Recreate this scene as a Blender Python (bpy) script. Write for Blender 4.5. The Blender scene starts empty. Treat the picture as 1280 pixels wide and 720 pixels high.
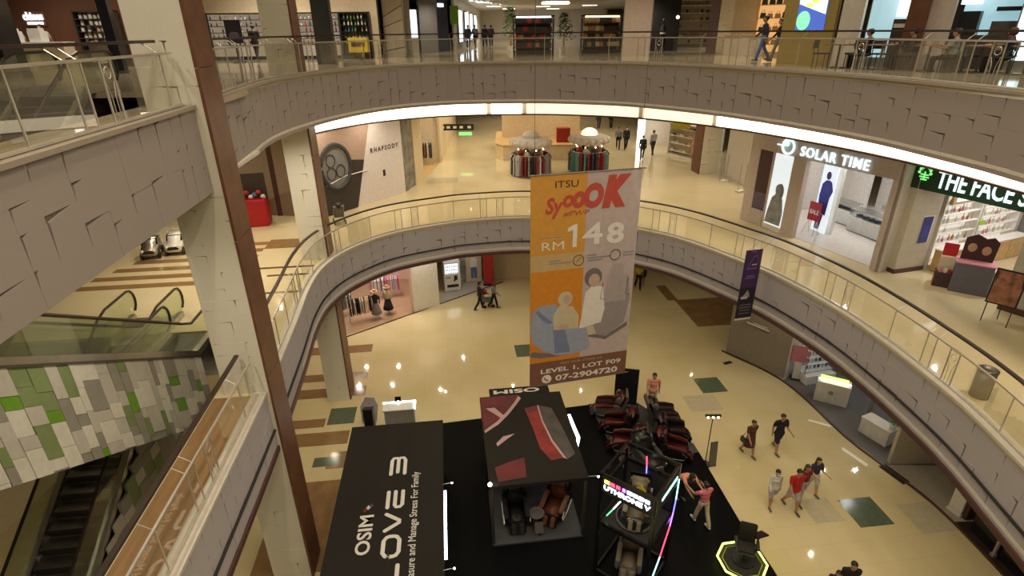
import bpy, bmesh, math, random
from mathutils import Vector, Matrix
random.seed(7)
PI = math.pi
S = bpy.context.scene
COL = S.collection

# ---------------------------------------------------------------- camera, world, exposure
CZ = 14.6
FPX = 699.2
TH, RO = 0.43226, -0.01092
cam = bpy.data.cameras.new('camera')
cam.sensor_width = 36.0
cam.lens = FPX * 36.0 / 1280.0
cam.clip_end = 400
camo = bpy.data.objects.new('camera', cam)
COL.objects.link(camo)
_c, _s = math.cos(TH), math.sin(TH)
_R, _U, _F = Vector((1, 0, 0)), Vector((0, _s, _c)), Vector((0, _c, -_s))
_R2 = _R * math.cos(RO) + _U * math.sin(RO)
_U2 = _U * math.cos(RO) - _R * math.sin(RO)
camo.matrix_world = Matrix(((_R2.x, _U2.x, -_F.x, 0), (_R2.y, _U2.y, -_F.y, 0), (_R2.z, _U2.z, -_F.z, CZ), (0, 0, 0, 1)))
S.camera = camo
S.view_settings.view_transform = 'Standard'
S.view_settings.look = 'None'
S.view_settings.gamma = 1.0
S.view_settings.use_curve_mapping = False
S.view_settings.exposure = 0.0
S.cycles.use_denoising = True
S.cycles.max_bounces = 8
S.cycles.transparent_max_bounces = 16
S.cycles.caustics_reflective = False
S.cycles.caustics_refractive = False
S.cycles.sample_clamp_indirect = 6.0
W = bpy.data.worlds.new('mall_air')
S.world = W
W.use_nodes = True
W.node_tree.nodes['Background'].inputs[0].default_value = (1.0, 0.82, 0.62, 1)
W.node_tree.nodes['Background'].inputs[1].default_value = 0.06

# the building's axes are turned 6.5 degrees against the view
A = math.radians(6.5)
CA, SA = math.cos(A), math.sin(A)
def uv(u, v, z=None):
    p = (u * CA - v * SA, u * SA + v * CA)
    return p if z is None else (p[0], p[1], z)
G, L1, L2 = 0.0, 6.6, 13.3
WARM = (1.0, 0.85, 0.61)
WARMW = (1.0, 0.88, 0.70)
WHITE = (1.0, 0.97, 0.92)

def spot(loc, watts, color=WARM, angle=150, radius=0.10, blend=1.0):
    l = bpy.data.lights.new('downlight_lamp', 'SPOT')
    l.energy = watts; l.color = color; l.spot_size = math.radians(angle); l.spot_blend = blend; l.shadow_soft_size = radius
    o = bpy.data.objects.new('downlight_lamp', l); o.location = loc; COL.objects.link(o)
    return o
def area(loc, sx, sy, watts, color=WARMW):
    # a shop ceiling: a grid of small downlights
    nx, ny = max(1, round(sx / 2)), max(1, round(sy / 2))
    for i in range(nx):
        for j in range(ny):
            spot((loc[0] + sx * ((i + .5) / nx - .5), loc[1] + sy * ((j + .5) / ny - .5), loc[2]), watts * 1.6 / (nx * ny), color, 165, .06)

# atrium: downlights high under the roof; near rows added to brighten fronts facing them
for u in (-3.0, 0.5, 4.0, 7.5, 10.5):
    for v in (-2.0, 3.0, 7.0, 11.0, 15.0, 19.0, 23.0):
        x, y = uv(u + random.uniform(-.5, .5), v + random.uniform(-.6, .6))
        spot((x, y, 20.4), 620 if v < 4 else (420 if v < 8 else 260), WARM, 150, 0.05)
# under the second-floor slab: downlights above the first-floor walkways, one added to brighten the watch wall
for (x, y) in [(-8, 25), (-10, 20), (-12.5, 18), (-13, 23), (-7, 29), (-3, 29.5), (1, 29.5), (5, 29), (8.5, 26.5), (9.5, 22), (-2.5, 34), (7.5, 33.5),
               (-2.5, 40), (3, 39), (8.5, 40), (-2, 47), (3, 47), (8, 48), (0, 55), (6, 56), (12.3, 15.5), (12.2, 11), (12.6, 7), (-10.5, 29), (13, 30), (-6.3, 27.3), (-9.5, 16.8), (-12, 26), (1, 44), (5.5, 44), (-3.2, 43), (-3.3, 37)]:
    spot((x, y, 11.5), 330, WARM, 150, 0.05)
# rows of small lamps along the first-floor corridors
for (x, y0, n) in ((-1.3, 31, 9), (.2, 33, 8), (9.6, 29.5, 6), (10.6, 26.5, 3)):
    for k in range(n): spot((x + .12 * (k % 2), y0 + 3.3 * k, 11.55), 45, WARMW, 150, .07)
# under the first-floor slab: downlights above the ground floor
for (x, y) in [(-9, 22), (-8, 26), (-4, 27.5), (0, 28), (4, 27.5), (8, 25), (-11, 18), (-12, 23), (0, 34), (6, 33), (11, 21), (12, 16), (12.6, 12), (12.4, 8), (-8, 15), (11, 29)]:
    spot((x, y, 4.8), 90, WARM, 150, 0.06)
# under the near-left walkways, beside the column; one added for cove light on the second column
for u, v, z, w_ in ((-5.35, 9.2, 11.5, 230), (-5.35, 5.5, 11.5, 130), (-7.2, 9.5, 18.5, 300), (-5.3, 7.5, 18.5, 280), (-5.2, 18.9, 11.5, 300), (-5.3, 8.0, 4.8, 120)):
    spot((*uv(u, v), z), w_, WARMW, 160, .06)
# second floor ceiling; the farthest lamps added to brighten the corridor end
for (x, y) in [(-10, 24), (-11, 29), (-7, 30), (-2, 30), (3, 30), (8, 29), (-16, 24), (-14, 19), (-4, 38), (2, 38), (8, 37), (-4, 47), (2, 47), (-3, 57), (3, 57), (11.5, 26), (13, 21), (14.5, 16), (14, 33), (7, 44), (7, 54), (0, 64), (5, 66), (-1, 42), (5, 42), (-19, 24), (-12, 30), (0, 72), (6, 72), (-2, 68)]:
    spot((x, y, 17.6 if y < 35.5 else 16.55), 400, WARMW, 150, 0.06)

# ---------------------------------------------------------------- materials
def nt(m):
    m.use_nodes = True
    return m.node_tree, m.node_tree.nodes['Principled BSDF']
MATS = {}
def mat(name, col, rough=0.6, metal=0.0, emit=None, es=0.0, var=0.06, scale=6.0, bump=0.0, spec=0.5, alpha=None):
    if name in MATS: return MATS[name]
    m = bpy.data.materials.new(name); t, b = nt(m)
    b.inputs['Roughness'].default_value = rough
    b.inputs['Metallic'].default_value = metal
    b.inputs['Specular IOR Level'].default_value = spec
    tc = t.nodes.new('ShaderNodeTexCoord'); n = t.nodes.new('ShaderNodeTexNoise'); n.inputs['Scale'].default_value = scale
    n.inputs['Detail'].default_value = 3.0
    t.links.new(tc.outputs['Object'], n.inputs['Vector'])
    r = t.nodes.new('ShaderNodeValToRGB')
    r.color_ramp.elements[0].color = tuple(max(0, c * (1 - var)) for c in col) + (1,)
    r.color_ramp.elements[1].color = tuple(min(1, c * (1 + var)) for c in col) + (1,)
    r.color_ramp.elements[0].position = 0.3; r.color_ramp.elements[1].position = 0.7
    t.links.new(n.outputs['Fac'], r.inputs['Fac']); t.links.new(r.outputs['Color'], b.inputs['Base Color'])
    if bump:
        bp = t.nodes.new('ShaderNodeBump'); bp.inputs['Strength'].default_value = bump
        t.links.new(n.outputs['Fac'], bp.inputs['Height']); t.links.new(bp.outputs['Normal'], b.inputs['Normal'])
    if emit is not None:
        b.inputs['Emission Color'].default_value = tuple(emit) + (1,)
        b.inputs['Emission Strength'].default_value = es
    if alpha is not None:
        b.inputs['Alpha'].default_value = alpha
    MATS[name] = m
    return m
def glow(name, col, es, base=None):
    return mat(name, base or tuple(min(1, c) * 0.6 for c in col), 0.5, 0, col, es, 0.0)
def glass_mat(name, tint, refl=0.42, rough=0.02, haze=0.0):
    m = bpy.data.materials.new(name); m.use_nodes = True; t = m.node_tree
    t.nodes.remove(t.nodes['Principled BSDF'])
    out = t.nodes['Material Output']
    tr = t.nodes.new('ShaderNodeBsdfTransparent'); tr.inputs[0].default_value = tint + (1,)
    gl = t.nodes.new('ShaderNodeBsdfGlossy'); gl.inputs['Roughness'].default_value = rough; gl.inputs['Color'].default_value = (1, 1, 1, 1)
    fr = t.nodes.new('ShaderNodeFresnel'); fr.inputs[0].default_value = 1.45
    mx = t.nodes.new('ShaderNodeMixShader')
    mu = t.nodes.new('ShaderNodeMath'); mu.operation = 'MULTIPLY'; mu.inputs[1].default_value = refl
    t.links.new(fr.outputs[0], mu.inputs[0]); t.links.new(mu.outputs[0], mx.inputs[0]); t.links.new(tr.outputs[0], mx.inputs[1]); t.links.new(gl.outputs[0], mx.inputs[2])
    last = mx
    if haze:
        df = t.nodes.new('ShaderNodeBsdfDiffuse'); df.inputs[0].default_value = (.75, .72, .62, 1)
        m2 = t.nodes.new('ShaderNodeMixShader'); m2.inputs[0].default_value = haze
        t.links.new(mx.outputs[0], m2.inputs[1]); t.links.new(df.outputs[0], m2.inputs[2]); last = m2
    t.links.new(last.outputs[0], out.inputs['Surface'])
    MATS[name] = m
    return m
def floor_mat(name, c1, c2, tile=0.0, rough=0.1):
    m = bpy.data.materials.new(name); t, b = nt(m)
    tc = t.nodes.new('ShaderNodeTexCoord'); n = t.nodes.new('ShaderNodeTexNoise'); n.inputs['Scale'].default_value = 0.35; n.inputs['Detail'].default_value = 6
    t.links.new(tc.outputs['Object'], n.inputs['Vector'])
    r = t.nodes.new('ShaderNodeValToRGB'); r.color_ramp.elements[0].color = c1 + (1,); r.color_ramp.elements[1].color = c2 + (1,)
    r.color_ramp.elements[0].position = .35; r.color_ramp.elements[1].position = .68
    t.links.new(n.outputs['Fac'], r.inputs['Fac'])
    br = t.nodes.new('ShaderNodeTexBrick'); br.offset = 0; br.inputs['Scale'].default_value = 1.0
    mp = t.nodes.new('ShaderNodeMapping'); mp.inputs['Rotation'].default_value = (0, 0, -A)
    t.links.new(tc.outputs['Object'], mp.inputs['Vector']); t.links.new(mp.outputs['Vector'], br.inputs['Vector'])
    br.inputs['Brick Width'].default_value = tile or 0.6; br.inputs['Row Height'].default_value = tile or 0.6
    br.inputs['Mortar Size'].default_value = 0.006; br.inputs['Mortar Smooth'].default_value = 0.3
    mix = t.nodes.new('ShaderNodeMixRGB'); mix.blend_type = 'MULTIPLY'; mix.inputs['Color2'].default_value = (.86, .84, .8, 1)
    t.links.new(br.outputs['Fac'], mix.inputs['Fac']); t.links.new(r.outputs['Color'], mix.inputs['Color1'])
    t.links.new(mix.outputs['Color'], b.inputs['Base Color'])
    n2 = t.nodes.new('ShaderNodeTexNoise'); n2.inputs['Scale'].default_value = 1.3
    t.links.new(tc.outputs['Object'], n2.inputs['Vector'])
    mr = t.nodes.new('ShaderNodeMapRange'); mr.inputs['To Min'].default_value = rough * .7; mr.inputs['To Max'].default_value = rough * 1.5
    t.links.new(n2.outputs['Fac'], mr.inputs['Value']); t.links.new(mr.outputs['Result'], b.inputs['Roughness'])
    MATS[name] = m
    return m
floor_mat('floor_ground', (.61, .51, .28), (.69, .59, .36), .8, .045)
floor_mat('floor_one', (.60, .51, .32), (.69, .60, .40), .8, .045)
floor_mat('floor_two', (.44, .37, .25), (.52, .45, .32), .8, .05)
mat('fascia_cool_lit', (.43, .40, .43), .75, bump=.03, scale=20, var=.03)  # cooler light on the first-floor fascia is put into its colour
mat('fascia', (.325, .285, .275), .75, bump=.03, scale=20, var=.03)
mat('ledge_shaded', (.33, .28, .23), .6)  # shadow on the second-floor ledge put into a darker brown
mat('fascia_gap_shade', (.16, .135, .115), .9)  # darker than the panels, paints the shadow in their notches
mat('column_panel', (.74, .71, .60), .7, bump=.03, scale=14, var=.03)
mat('column_gap', (.24, .21, .17), .9)
mat('brown_clad', (.15, .062, .032), .45, var=.18, scale=3)
mat('brown_trim', (.085, .035, .03), .5)
mat('steel_light', (.62, .57, .50), .35, .6)
mat('steel', (.52, .50, .47), .28, .9)
mat('steel_dark', (.16, .15, .14), .4, .8)
mat('ledge', (.56, .52, .46), .5)
mat('handrail_dark', (.035, .022, .018), .35)
mat('black', (.012, .012, .013), .45)
mat('black_matte', (.02, .019, .018), .8)
mat('black_gloss', (.010, .010, .012), .15)
mat('white', (.78, .75, .70), .6)
mat('white_gloss', (.80, .79, .77), .25)
mat('cream', (.70, .58, .40), .7)
mat('beige_wall', (.60, .50, .36), .8)
mat('grey_wall', (.36, .33, .30), .7)
mat('pale_wall', (.64, .60, .56), .7)
mat('ceiling_white', (.66, .62, .55), .9)
mat('wood', (.36, .19, .07), .5, var=.2, scale=5)
mat('wood_pale', (.55, .36, .15), .5, var=.15, scale=5)
mat('inlay_brown', (.27, .16, .075), .12, var=.15)
mat('inlay_green', (.10, .13, .09), .16, var=.12)
mat('pale_reflection', (.52, .46, .32), .10)  # reflections on the polished floor, painted as pale patches
mat('inlay_dark', (.10, .055, .03), .18)
glass_mat('glass', (.92, .92, .86), refl=.22, haze=.05)
glass_mat('glass_green', (.84, .88, .78), refl=.3, haze=.04)
glass_mat('glass_clear', (.93, .95, .95))

# ---------------------------------------------------------------- mesh and object helpers
class MB:
    def __init__(self): self.v = []; self.f = []; self.m = []; self.k = 0
    def mat(self, k): self.k = k; return self
    def add(self, vs, fs):
        b = len(self.v); self.v += [tuple(x) for x in vs]; self.f += [tuple(b + i for i in f) for f in fs]; self.m += [self.k] * len(fs); return self
    def box(self, c, s, rz=0.0, tilt=None):
        hx, hy, hz = s[0] / 2, s[1] / 2, s[2] / 2
        P = [Vector((x, y, z)) for z in (-hz, hz) for y in (-hy, hy) for x in (-hx, hx)]
        M = Matrix.Rotation(rz, 3, 'Z')
        if tilt: M = M @ Matrix.Rotation(tilt[0], 3, 'X') @ Matrix.Rotation(tilt[1], 3, 'Y')
        cc = Vector(c)
        return self.add([M @ q + cc for q in P], [(0, 2, 3, 1), (4, 5, 7, 6), (0, 1, 5, 4), (2, 6, 7, 3), (0, 4, 6, 2), (1, 3, 7, 5)])
    def prism(self, poly, z0, z1, axis='z', off=(0, 0, 0)):
        n = len(poly)
        def mk(p, h):
            q = (p[0], p[1], h) if axis == 'z' else ((h, p[0], p[1]) if axis == 'x' else (p[0], h, p[1]))
            return (q[0] + off[0], q[1] + off[1], q[2] + off[2])
        vs = [mk(p, z0) for p in poly] + [mk(p, z1) for p in poly]
        fs = [tuple(range(n))[::-1], tuple(range(n, 2 * n))] + [(i, (i + 1) % n, n + (i + 1) % n, n + i) for i in range(n)]
        return self.add(vs, fs)
    def tube(self, path, r, n=8, cap=True):
        pts = [Vector(q) for q in path]; rs = r if isinstance(r, (list, tuple)) else [r] * len(pts)
        rings = []; up = Vector((0, 0, 1))
        for i, q in enumerate(pts):
            d = (pts[min(i + 1, len(pts) - 1)] - pts[max(i - 1, 0)])
            d = d.normalized() if d.length > 1e-9 else Vector((0, 0, 1))
            a = d.cross(up)
            if a.length < 1e-3: a = d.cross(Vector((1, 0, 0)))
            a.normalize(); b = d.cross(a)
            rings.append([q + (a * math.cos(2 * PI * j / n) + b * math.sin(2 * PI * j / n)) * rs[i] for j in range(n)])
        vs = [p for rg in rings for p in rg]; fs = []
        for i in range(len(pts) - 1):
            for j in range(n):
                fs.append((i * n + j, i * n + (j + 1) % n, (i + 1) * n + (j + 1) % n, (i + 1) * n + j))
        if cap: fs += [tuple(range(n))[::-1], tuple(range((len(pts) - 1) * n, len(pts) * n))]
        return self.add(vs, fs)
    def lathe(self, prof, n=16, c=(0, 0, 0)):
        vs = []; fs = []
        for (r, z) in prof:
            vs += [(c[0] + r * math.cos(2 * PI * j / n), c[1] + r * math.sin(2 * PI * j / n), c[2] + z) for j in range(n)]
        for i in range(len(prof) - 1):
            for j in range(n): fs.append((i * n + j, i * n + (j + 1) % n, (i + 1) * n + (j + 1) % n, (i + 1) * n + j))
        fs += [tuple(range(n))[::-1], tuple(range((len(prof) - 1) * n, len(prof) * n))]
        return self.add(vs, fs)
    def ball(self, c, r, n=10, m=7):
        r = r if isinstance(r, (list, tuple)) else (r, r, r)
        vs = []; fs = []
        for i in range(1, m):
            t = PI * i / m
            vs += [(c[0] + r[0] * math.sin(t) * math.cos(2 * PI * j / n), c[1] + r[1] * math.sin(t) * math.sin(2 * PI * j / n), c[2] + r[2] * math.cos(t)) for j in range(n)]
        vs += [(c[0], c[1], c[2] + r[2]), (c[0], c[1], c[2] - r[2])]
        for i in range(m - 2):
            for j in range(n): fs.append((i * n + j, (i + 1) * n + j, (i + 1) * n + (j + 1) % n, i * n + (j + 1) % n))
        T, B = (m - 1) * n, (m - 1) * n + 1
        for j in range(n):
            fs.append((T, j, (j + 1) % n)); fs.append((B, (m - 2) * n + (j + 1) % n, (m - 2) * n + j))
        return self.add(vs, fs)
    def mesh(self, name, mats, smooth=False, bevel=0.0, seg=2):
        me = bpy.data.meshes.new(name); me.from_pydata(self.v, [], self.f)
        mats = mats if isinstance(mats, (list, tuple)) else [mats]
        for x in mats: me.materials.append(MATS[x] if isinstance(x, str) else x)
        for p, k in zip(me.polygons, self.m): p.material_index = min(k, len(mats) - 1)
        bm = bmesh.new(); bm.from_mesh(me)
        if bevel:
            bmesh.ops.bevel(bm, geom=[e for e in bm.edges], offset=bevel, segments=seg, affect='EDGES', clamp_overlap=True)
        bmesh.ops.recalc_face_normals(bm, faces=bm.faces)
        bm.to_mesh(me); bm.free()
        if smooth:
            for p in me.polygons: p.use_smooth = True
        me.update()
        return me
    def build(self, name, mats, parent=None, smooth=False, bevel=0.0, loc=None, rz=0.0, seg=2):
        o = bpy.data.objects.new(name, self.mesh(name, mats, smooth, bevel, seg)); COL.objects.link(o)
        if parent: o.parent = parent
        if loc is not None: o.location = loc
        if rz: o.rotation_euler = (0, 0, rz)
        return o
LABELS = []
def tag(o, label, cat, group=None, kind=None):
    o['label'] = label; o['category'] = cat
    if group: o['group'] = group
    if kind: o['kind'] = kind
    return o
def thing(name, label, cat, loc=(0, 0, 0), rz=0.0, group=None, kind=None):
    o = bpy.data.objects.new(name, None); COL.objects.link(o); o.empty_display_size = .2
    o.location = loc; o.rotation_euler = (0, 0, rz)
    return tag(o, label, cat, group, kind)
def inst(name, me, parent=None, loc=(0, 0, 0), rz=0.0, scale=(1, 1, 1), rot=None):
    o = bpy.data.objects.new(name, me); COL.objects.link(o)
    if parent: o.parent = parent
    o.location = loc; o.rotation_euler = rot if rot else (0, 0, rz); o.scale = scale
    return o
def dup(root, loc, rz, label=None, group=None):
    r = root.copy(); COL.objects.link(r); r.location = loc; r.rotation_euler = (0, 0, rz)
    if label: r['label'] = label
    if group: r['group'] = group
    for ch in list(root.children):
        c = ch.copy(); COL.objects.link(c); c.parent = r
        for g in ch.children:
            d = g.copy(); COL.objects.link(d); d.parent = c
    return r
UNIT = {}
def unit(matname):
    if matname not in UNIT: UNIT[matname] = MB().box((0, 0, 0), (1, 1, 1)).mesh('block', matname)
    return UNIT[matname]
def text(name, body, size, m, parent, loc, rot, extrude=.01, bold=0.0, align='CENTER', sx=1.0, spacing=1.0, shear=0.0):
    cu = bpy.data.curves.new(name, 'FONT'); cu.body = body; cu.size = size; cu.extrude = extrude; cu.offset = bold
    cu.align_x = align; cu.align_y = 'CENTER'; cu.space_character = spacing; cu.shear = shear; cu.resolution_u = 3
    t = bpy.data.objects.new(name, cu); COL.objects.link(t)
    dg = bpy.context.evaluated_depsgraph_get()
    me = bpy.data.meshes.new_from_object(t.evaluated_get(dg))
    COL.objects.unlink(t); bpy.data.objects.remove(t); bpy.data.curves.remove(cu)
    me.materials.clear(); me.materials.append(MATS[m])
    o = bpy.data.objects.new(name, me); COL.objects.link(o)
    if parent: o.parent = parent
    o.location = loc; o.rotation_euler = rot; o.scale = (sx, 1, 1)
    return o
def fit(o, w, h):
    xs = [v.co.x for v in o.data.vertices]; ys = [v.co.y for v in o.data.vertices]
    cx, cy = (min(xs) + max(xs)) / 2, (min(ys) + max(ys)) / 2
    fx, fy = w / (max(xs) - min(xs)), h / (max(ys) - min(ys))
    for v in o.data.vertices: v.co.x = (v.co.x - cx) * fx; v.co.y = (v.co.y - cy) * fy
    o.scale = (1, 1, 1)
    return o
UP = (PI / 2, 0, 0)          # text standing upright, read from local -y
def catmull(pts, step=.25):
    P = [Vector((a[0], a[1])) for a in pts]; P = [P[0] * 2 - P[1]] + P + [P[-1] * 2 - P[-2]]
    out = []
    for i in range(1, len(P) - 2):
        p0, p1, p2, p3 = P[i - 1:i + 3]; n = max(2, int((p2 - p1).length / .1))
        for k in range(n):
            t = k / n
            out.append(.5 * ((2 * p1) + (p2 - p0) * t + (2 * p0 - 5 * p1 + 4 * p2 - p3) * t * t + (3 * p1 - p0 - 3 * p2 + p3) * t ** 3))
    out.append(P[-2])
    L = [0]
    for i in range(1, len(out)): L.append(L[-1] + (out[i] - out[i - 1]).length)
    return out, L
class Curve:
    def __init__(self, pts): self.p, self.L = catmull(pts); self.len = self.L[-1]
    def at(self, s):
        s = max(0, min(self.len, s)); import bisect
        i = min(max(bisect.bisect_right(self.L, s) - 1, 0), len(self.p) - 2)
        a, b = self.p[i], self.p[i + 1]; d = b - a; t = (s - self.L[i]) / max(d.length, 1e-9)
        d = d.normalized(); return a + (b - a) * t, d, Vector((-d.y, d.x))       # point, tangent, outward normal (away from void)
    def find(self, q):
        q = Vector(q); return min(range(len(self.p)), key=lambda i: (self.p[i] - q).length)
    def sfind(self, q): return self.L[self.find(q)]
    def off(self, s, o):
        p, d, n = self.at(s); return p + n * o
# ---------------------------------------------------------------- the setting
E1 = Curve([uv(*q) for q in [(-4.70, 2), (-4.72, 7), (-4.72, 12), (-4.82, 15.5), (-4.95, 18.4), (-4.75, 20.3), (-4.05, 21.9), (-2.58, 23.5), (-.38, 24.5), (1.0, 24.85), (3.55, 24.9), (6.0, 24.0), (8.23, 22.46), (9.58, 20.9), (10.77, 18.4), (11.35, 16.8), (11.75, 14.5), (11.8, 12.5), (11.68, 10.7), (11.5, 9.3), (11.2, 8), (10.5, 5.5), (9.3, 3)]])
E2 = Curve([uv(*q) for q in [(-4.8, 2), (-4.8, 7), (-4.8, 12), (-4.95, 15), (-5.05, 18), (-4.5, 20.6), (-3.5, 22.9), (-2.2, 24.6), (-.6, 25.6), (1.1, 26), (4.06, 25.7), (6.2, 24.8), (7.97, 23.5), (9.88, 20.8), (10.9, 18.3), (11.5, 16.3), (11.85, 14.3), (11.9, 12.3), (11.85, 10.8), (11.5, 8.5), (10.8, 6), (9.5, 3)]])
def struct(o, label, cat): return tag(o, label, cat, kind='structure')

def ring_poly(E, inset=0.0):
    s0 = E.sfind(uv(-4.8, 15.5)); n = 90
    pts = [E.off(s0 + (E.len - s0) * i / n, inset) for i in range(n + 1)]
    pts = [(q.x, q.y) for q in pts]
    pts += [(40, pts[-1][1]), (40, 82), (-40, 82), uv(-40, 15.5)]
    return pts
def slab(name, E, z0, z1, m, label, cat):
    b = MB().prism(ring_poly(E, .02), z0, z1)
    wk = [uv(-5.92, 2), uv(-4.82, 2), uv(-4.84, 8), uv(-4.86, 15.5), uv(-5.92, 15.5)]
    b.prism(wk, z0, z1)
    return struct(b.build(name, m), label, cat)
fl0 = struct(MB().box((0, 36, -.1), (90, 96, .2)).build('floor', 'floor_ground'), 'polished cream ground floor of the atrium', 'floor')
fl1 = slab('floor', E1, L1 - .12, L1, 'floor_one', 'polished cream first-floor walkway around the void', 'floor')
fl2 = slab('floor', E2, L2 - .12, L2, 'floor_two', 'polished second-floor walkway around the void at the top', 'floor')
slab('ceiling', E1, 5.05, 5.15, 'ceiling_white', 'plain ceiling under the first-floor walkway', 'ceiling')
slab('ceiling', E2, 11.72, 11.8, 'ceiling_white', 'plain ceiling under the second-floor walkway', 'ceiling')
struct(MB().box((0, 31.3, 17.9), (80, 9.4, .1)).build('ceiling', 'ceiling_white'), 'white ceiling over the second-floor walkway', 'ceiling')
struct(MB().box((0, 59, 16.85), (80, 46, .1)).build('ceiling', 'ceiling_white'), 'cream ceiling over the far second-floor corridor', 'ceiling')
struct(MB().box((0, 36, 17.4), (80, .1, 1.1)).build('wall_step', 'ceiling_white'), 'step between the two second-floor ceilings', 'wall')
struct(MB().box((0, 8, 21.2), (80, 60, .1)).build('ceiling', 'ceiling_white'), 'high ceiling above the atrium', 'ceiling')
struct(MB().box((0, 26.6, 19.5), (80, .2, 3.4)).build('wall_upper', 'beige_wall'), 'upper wall between the atrium roof and the second-floor ceiling', 'wall')
struct(MB().box((0, 80, 9), (90, .3, 24)).build('wall_far', 'beige_wall'), 'distant beige end wall of the mall', 'wall')
struct(MB().box((-38, 36, 9), (.3, 96, 24)).build('wall_left', 'beige_wall'), 'distant beige wall on the far left', 'wall')
struct(MB().box((38, 36, 9), (.3, 96, 24)).build('wall_right', 'beige_wall'), 'distant beige wall on the far right', 'wall')

# floor inlays: stone tiles of other colours; the pale ones are painted reflections
def inlay(parent, u0, u1, v0, v1, z, m):
    uc, vc = (u0 + u1) / 2, (v0 + v1) / 2
    return inst('inlay_tile', unit(m), parent, (*uv(uc, vc), z + .001), A, (u1 - u0, v1 - v0, .006))
for q in [(12.5, 13.68, 11.67, 12.84), (10.62, 11.76, 19.28, 20.42), (2.86, 3.9, 23.35, 24.5)]:
    inlay(fl0, *q, 0, 'inlay_green')
inlay(fl0, -5.5, -4.42, 19.2, 20.3, 0, 'inlay_green')
inlay(fl0, 9.6, 11.0, 18.08, 19.18, 0, 'pale_reflection')
inlay(fl0, 14.3, 15.6, 11.2, 12.4, 0, 'pale_reflection')
inlay(fl0, 11.2, 12.2, 12.0, 13.0, 0, 'pale_reflection')
for q in [(-8.2, -4.3, 24.85, 25.6), (-8.2, -4.25, 22.45, 23.05), (-8.2, -4.2, 21.15, 21.85), (-8.2, -5.6, 19.1, 19.65), (-8.2, -4.5, 17.95, 18.75), (-5.1, -3.9, 16.6, 17.5), (-6.5, -4.1, 12.2, 16.0), (-9.5, -7, 26.4, 27.1)]:
    inlay(fl0, *q, 0, 'inlay_brown')
inlay(fl0, -5.6, -4.6, 16.75, 17.25, .0015, 'inlay_green')
for q in [(12.9, 16.2, 25.1, 28.4)]:
    inlay(fl0, *q, 0, 'inlay_brown')
inlay(fl0, 12.5, 13.1, 28.4, 30.5, 0, 'inlay_brown'); inlay(fl0, 15.2, 15.9, 22.6, 25.1, 0, 'inlay_brown')
for k in range(6):
    inlay(fl1, -13.2 + .35 * k, -7.6, 19.0 + .78 * k, 19.38 + .78 * k, L1, 'inlay_brown')
inlay(fl1, -7.3, -5.2, 20.18, 20.34, L1, 'inlay_dark'); inlay(fl1, -6.7, -5.2, 19.42, 19.58, L1, 'inlay_dark'); inlay(fl1, -6.6, -5.2, 17.9, 18.04, L1, 'inlay_dark')
inlay(fl1, -7.6, -5.9, 22.4, 23.5, L1, 'inlay_brown')
inlay(fl1, -5.9, -5.05, 3, 11.9, L1, 'inlay_brown')
inlay(fl1, -1.2, .6, 32.2, 33.4, L1, 'pale_reflection')

# fascias: a ribbon along each floor edge, clad in uneven stone panels
def ribbon(E, s0, s1, z0, z1, o0, o1, step=.35):
    b = MB(); n = max(2, int((s1 - s0) / step)); vs = []
    for i in range(n + 1):
        s = s0 + (s1 - s0) * i / n; a, c = E.off(s, o0), E.off(s, o1)
        vs += [(a.x, a.y, z0), (a.x, a.y, z1), (c.x, c.y, z1), (c.x, c.y, z0)]
    fs = []
    for i in range(n):
        for k in range(4):
            fs.append((i * 4 + k, i * 4 + (k + 1) % 4, i * 4 + 4 + (k + 1) % 4, i * 4 + 4 + k))
    fs += [(0, 3, 2, 1), (n * 4, n * 4 + 1, n * 4 + 2, n * 4 + 3)]
    return b.add(vs, fs)
PAN = MB().add([(-.5, 0, -.5), (.5, 0, -.5), (.5, 0, .5), (-.5, 0, .5), (-.5, 1, -.5), (.5, 1, -.5), (.5, 1, .5), (-.5, 1, .5)],
               [(0, 1, 2, 3), (0, 4, 5, 1), (1, 5, 6, 2), (2, 6, 7, 3), (3, 7, 4, 0)])
def notched(m, side, x1, zlow, g, h):
    P = [(-.5, -.5), (.5, -.5), (.5, .5), (x1, .5), (-.5 + g, .5 - h), (-.5, zlow)]
    P = [(side * x, z) for x, z in P]
    return MB().prism(P, 0, 1, 'y').mesh('panel', m)
def family(m, side, g, h): return [notched(m, side, x1, zl, g, h) for x1, zl in ((.1, -.25), (-.2, -.4), (-.35, .0), (.3, -.1), (-.1, .1))]
FL = [PAN.mesh('panel', 'fascia')] + family('fascia', 1, .07, .085); FR = [PAN.mesh('panel', 'fascia')] + family('fascia', -1, .07, .085)
FL1 = [PAN.mesh('panel', 'fascia_cool_lit')] + family('fascia_cool_lit', 1, .07, .085); FR1 = [PAN.mesh('panel', 'fascia_cool_lit')] + family('fascia_cool_lit', -1, .07, .085)
CP = [PAN.mesh('panel', 'column_panel')] * 2 + family('column_panel', 1, .04, .05) + family('column_panel', -1, .04, .05)
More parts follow.
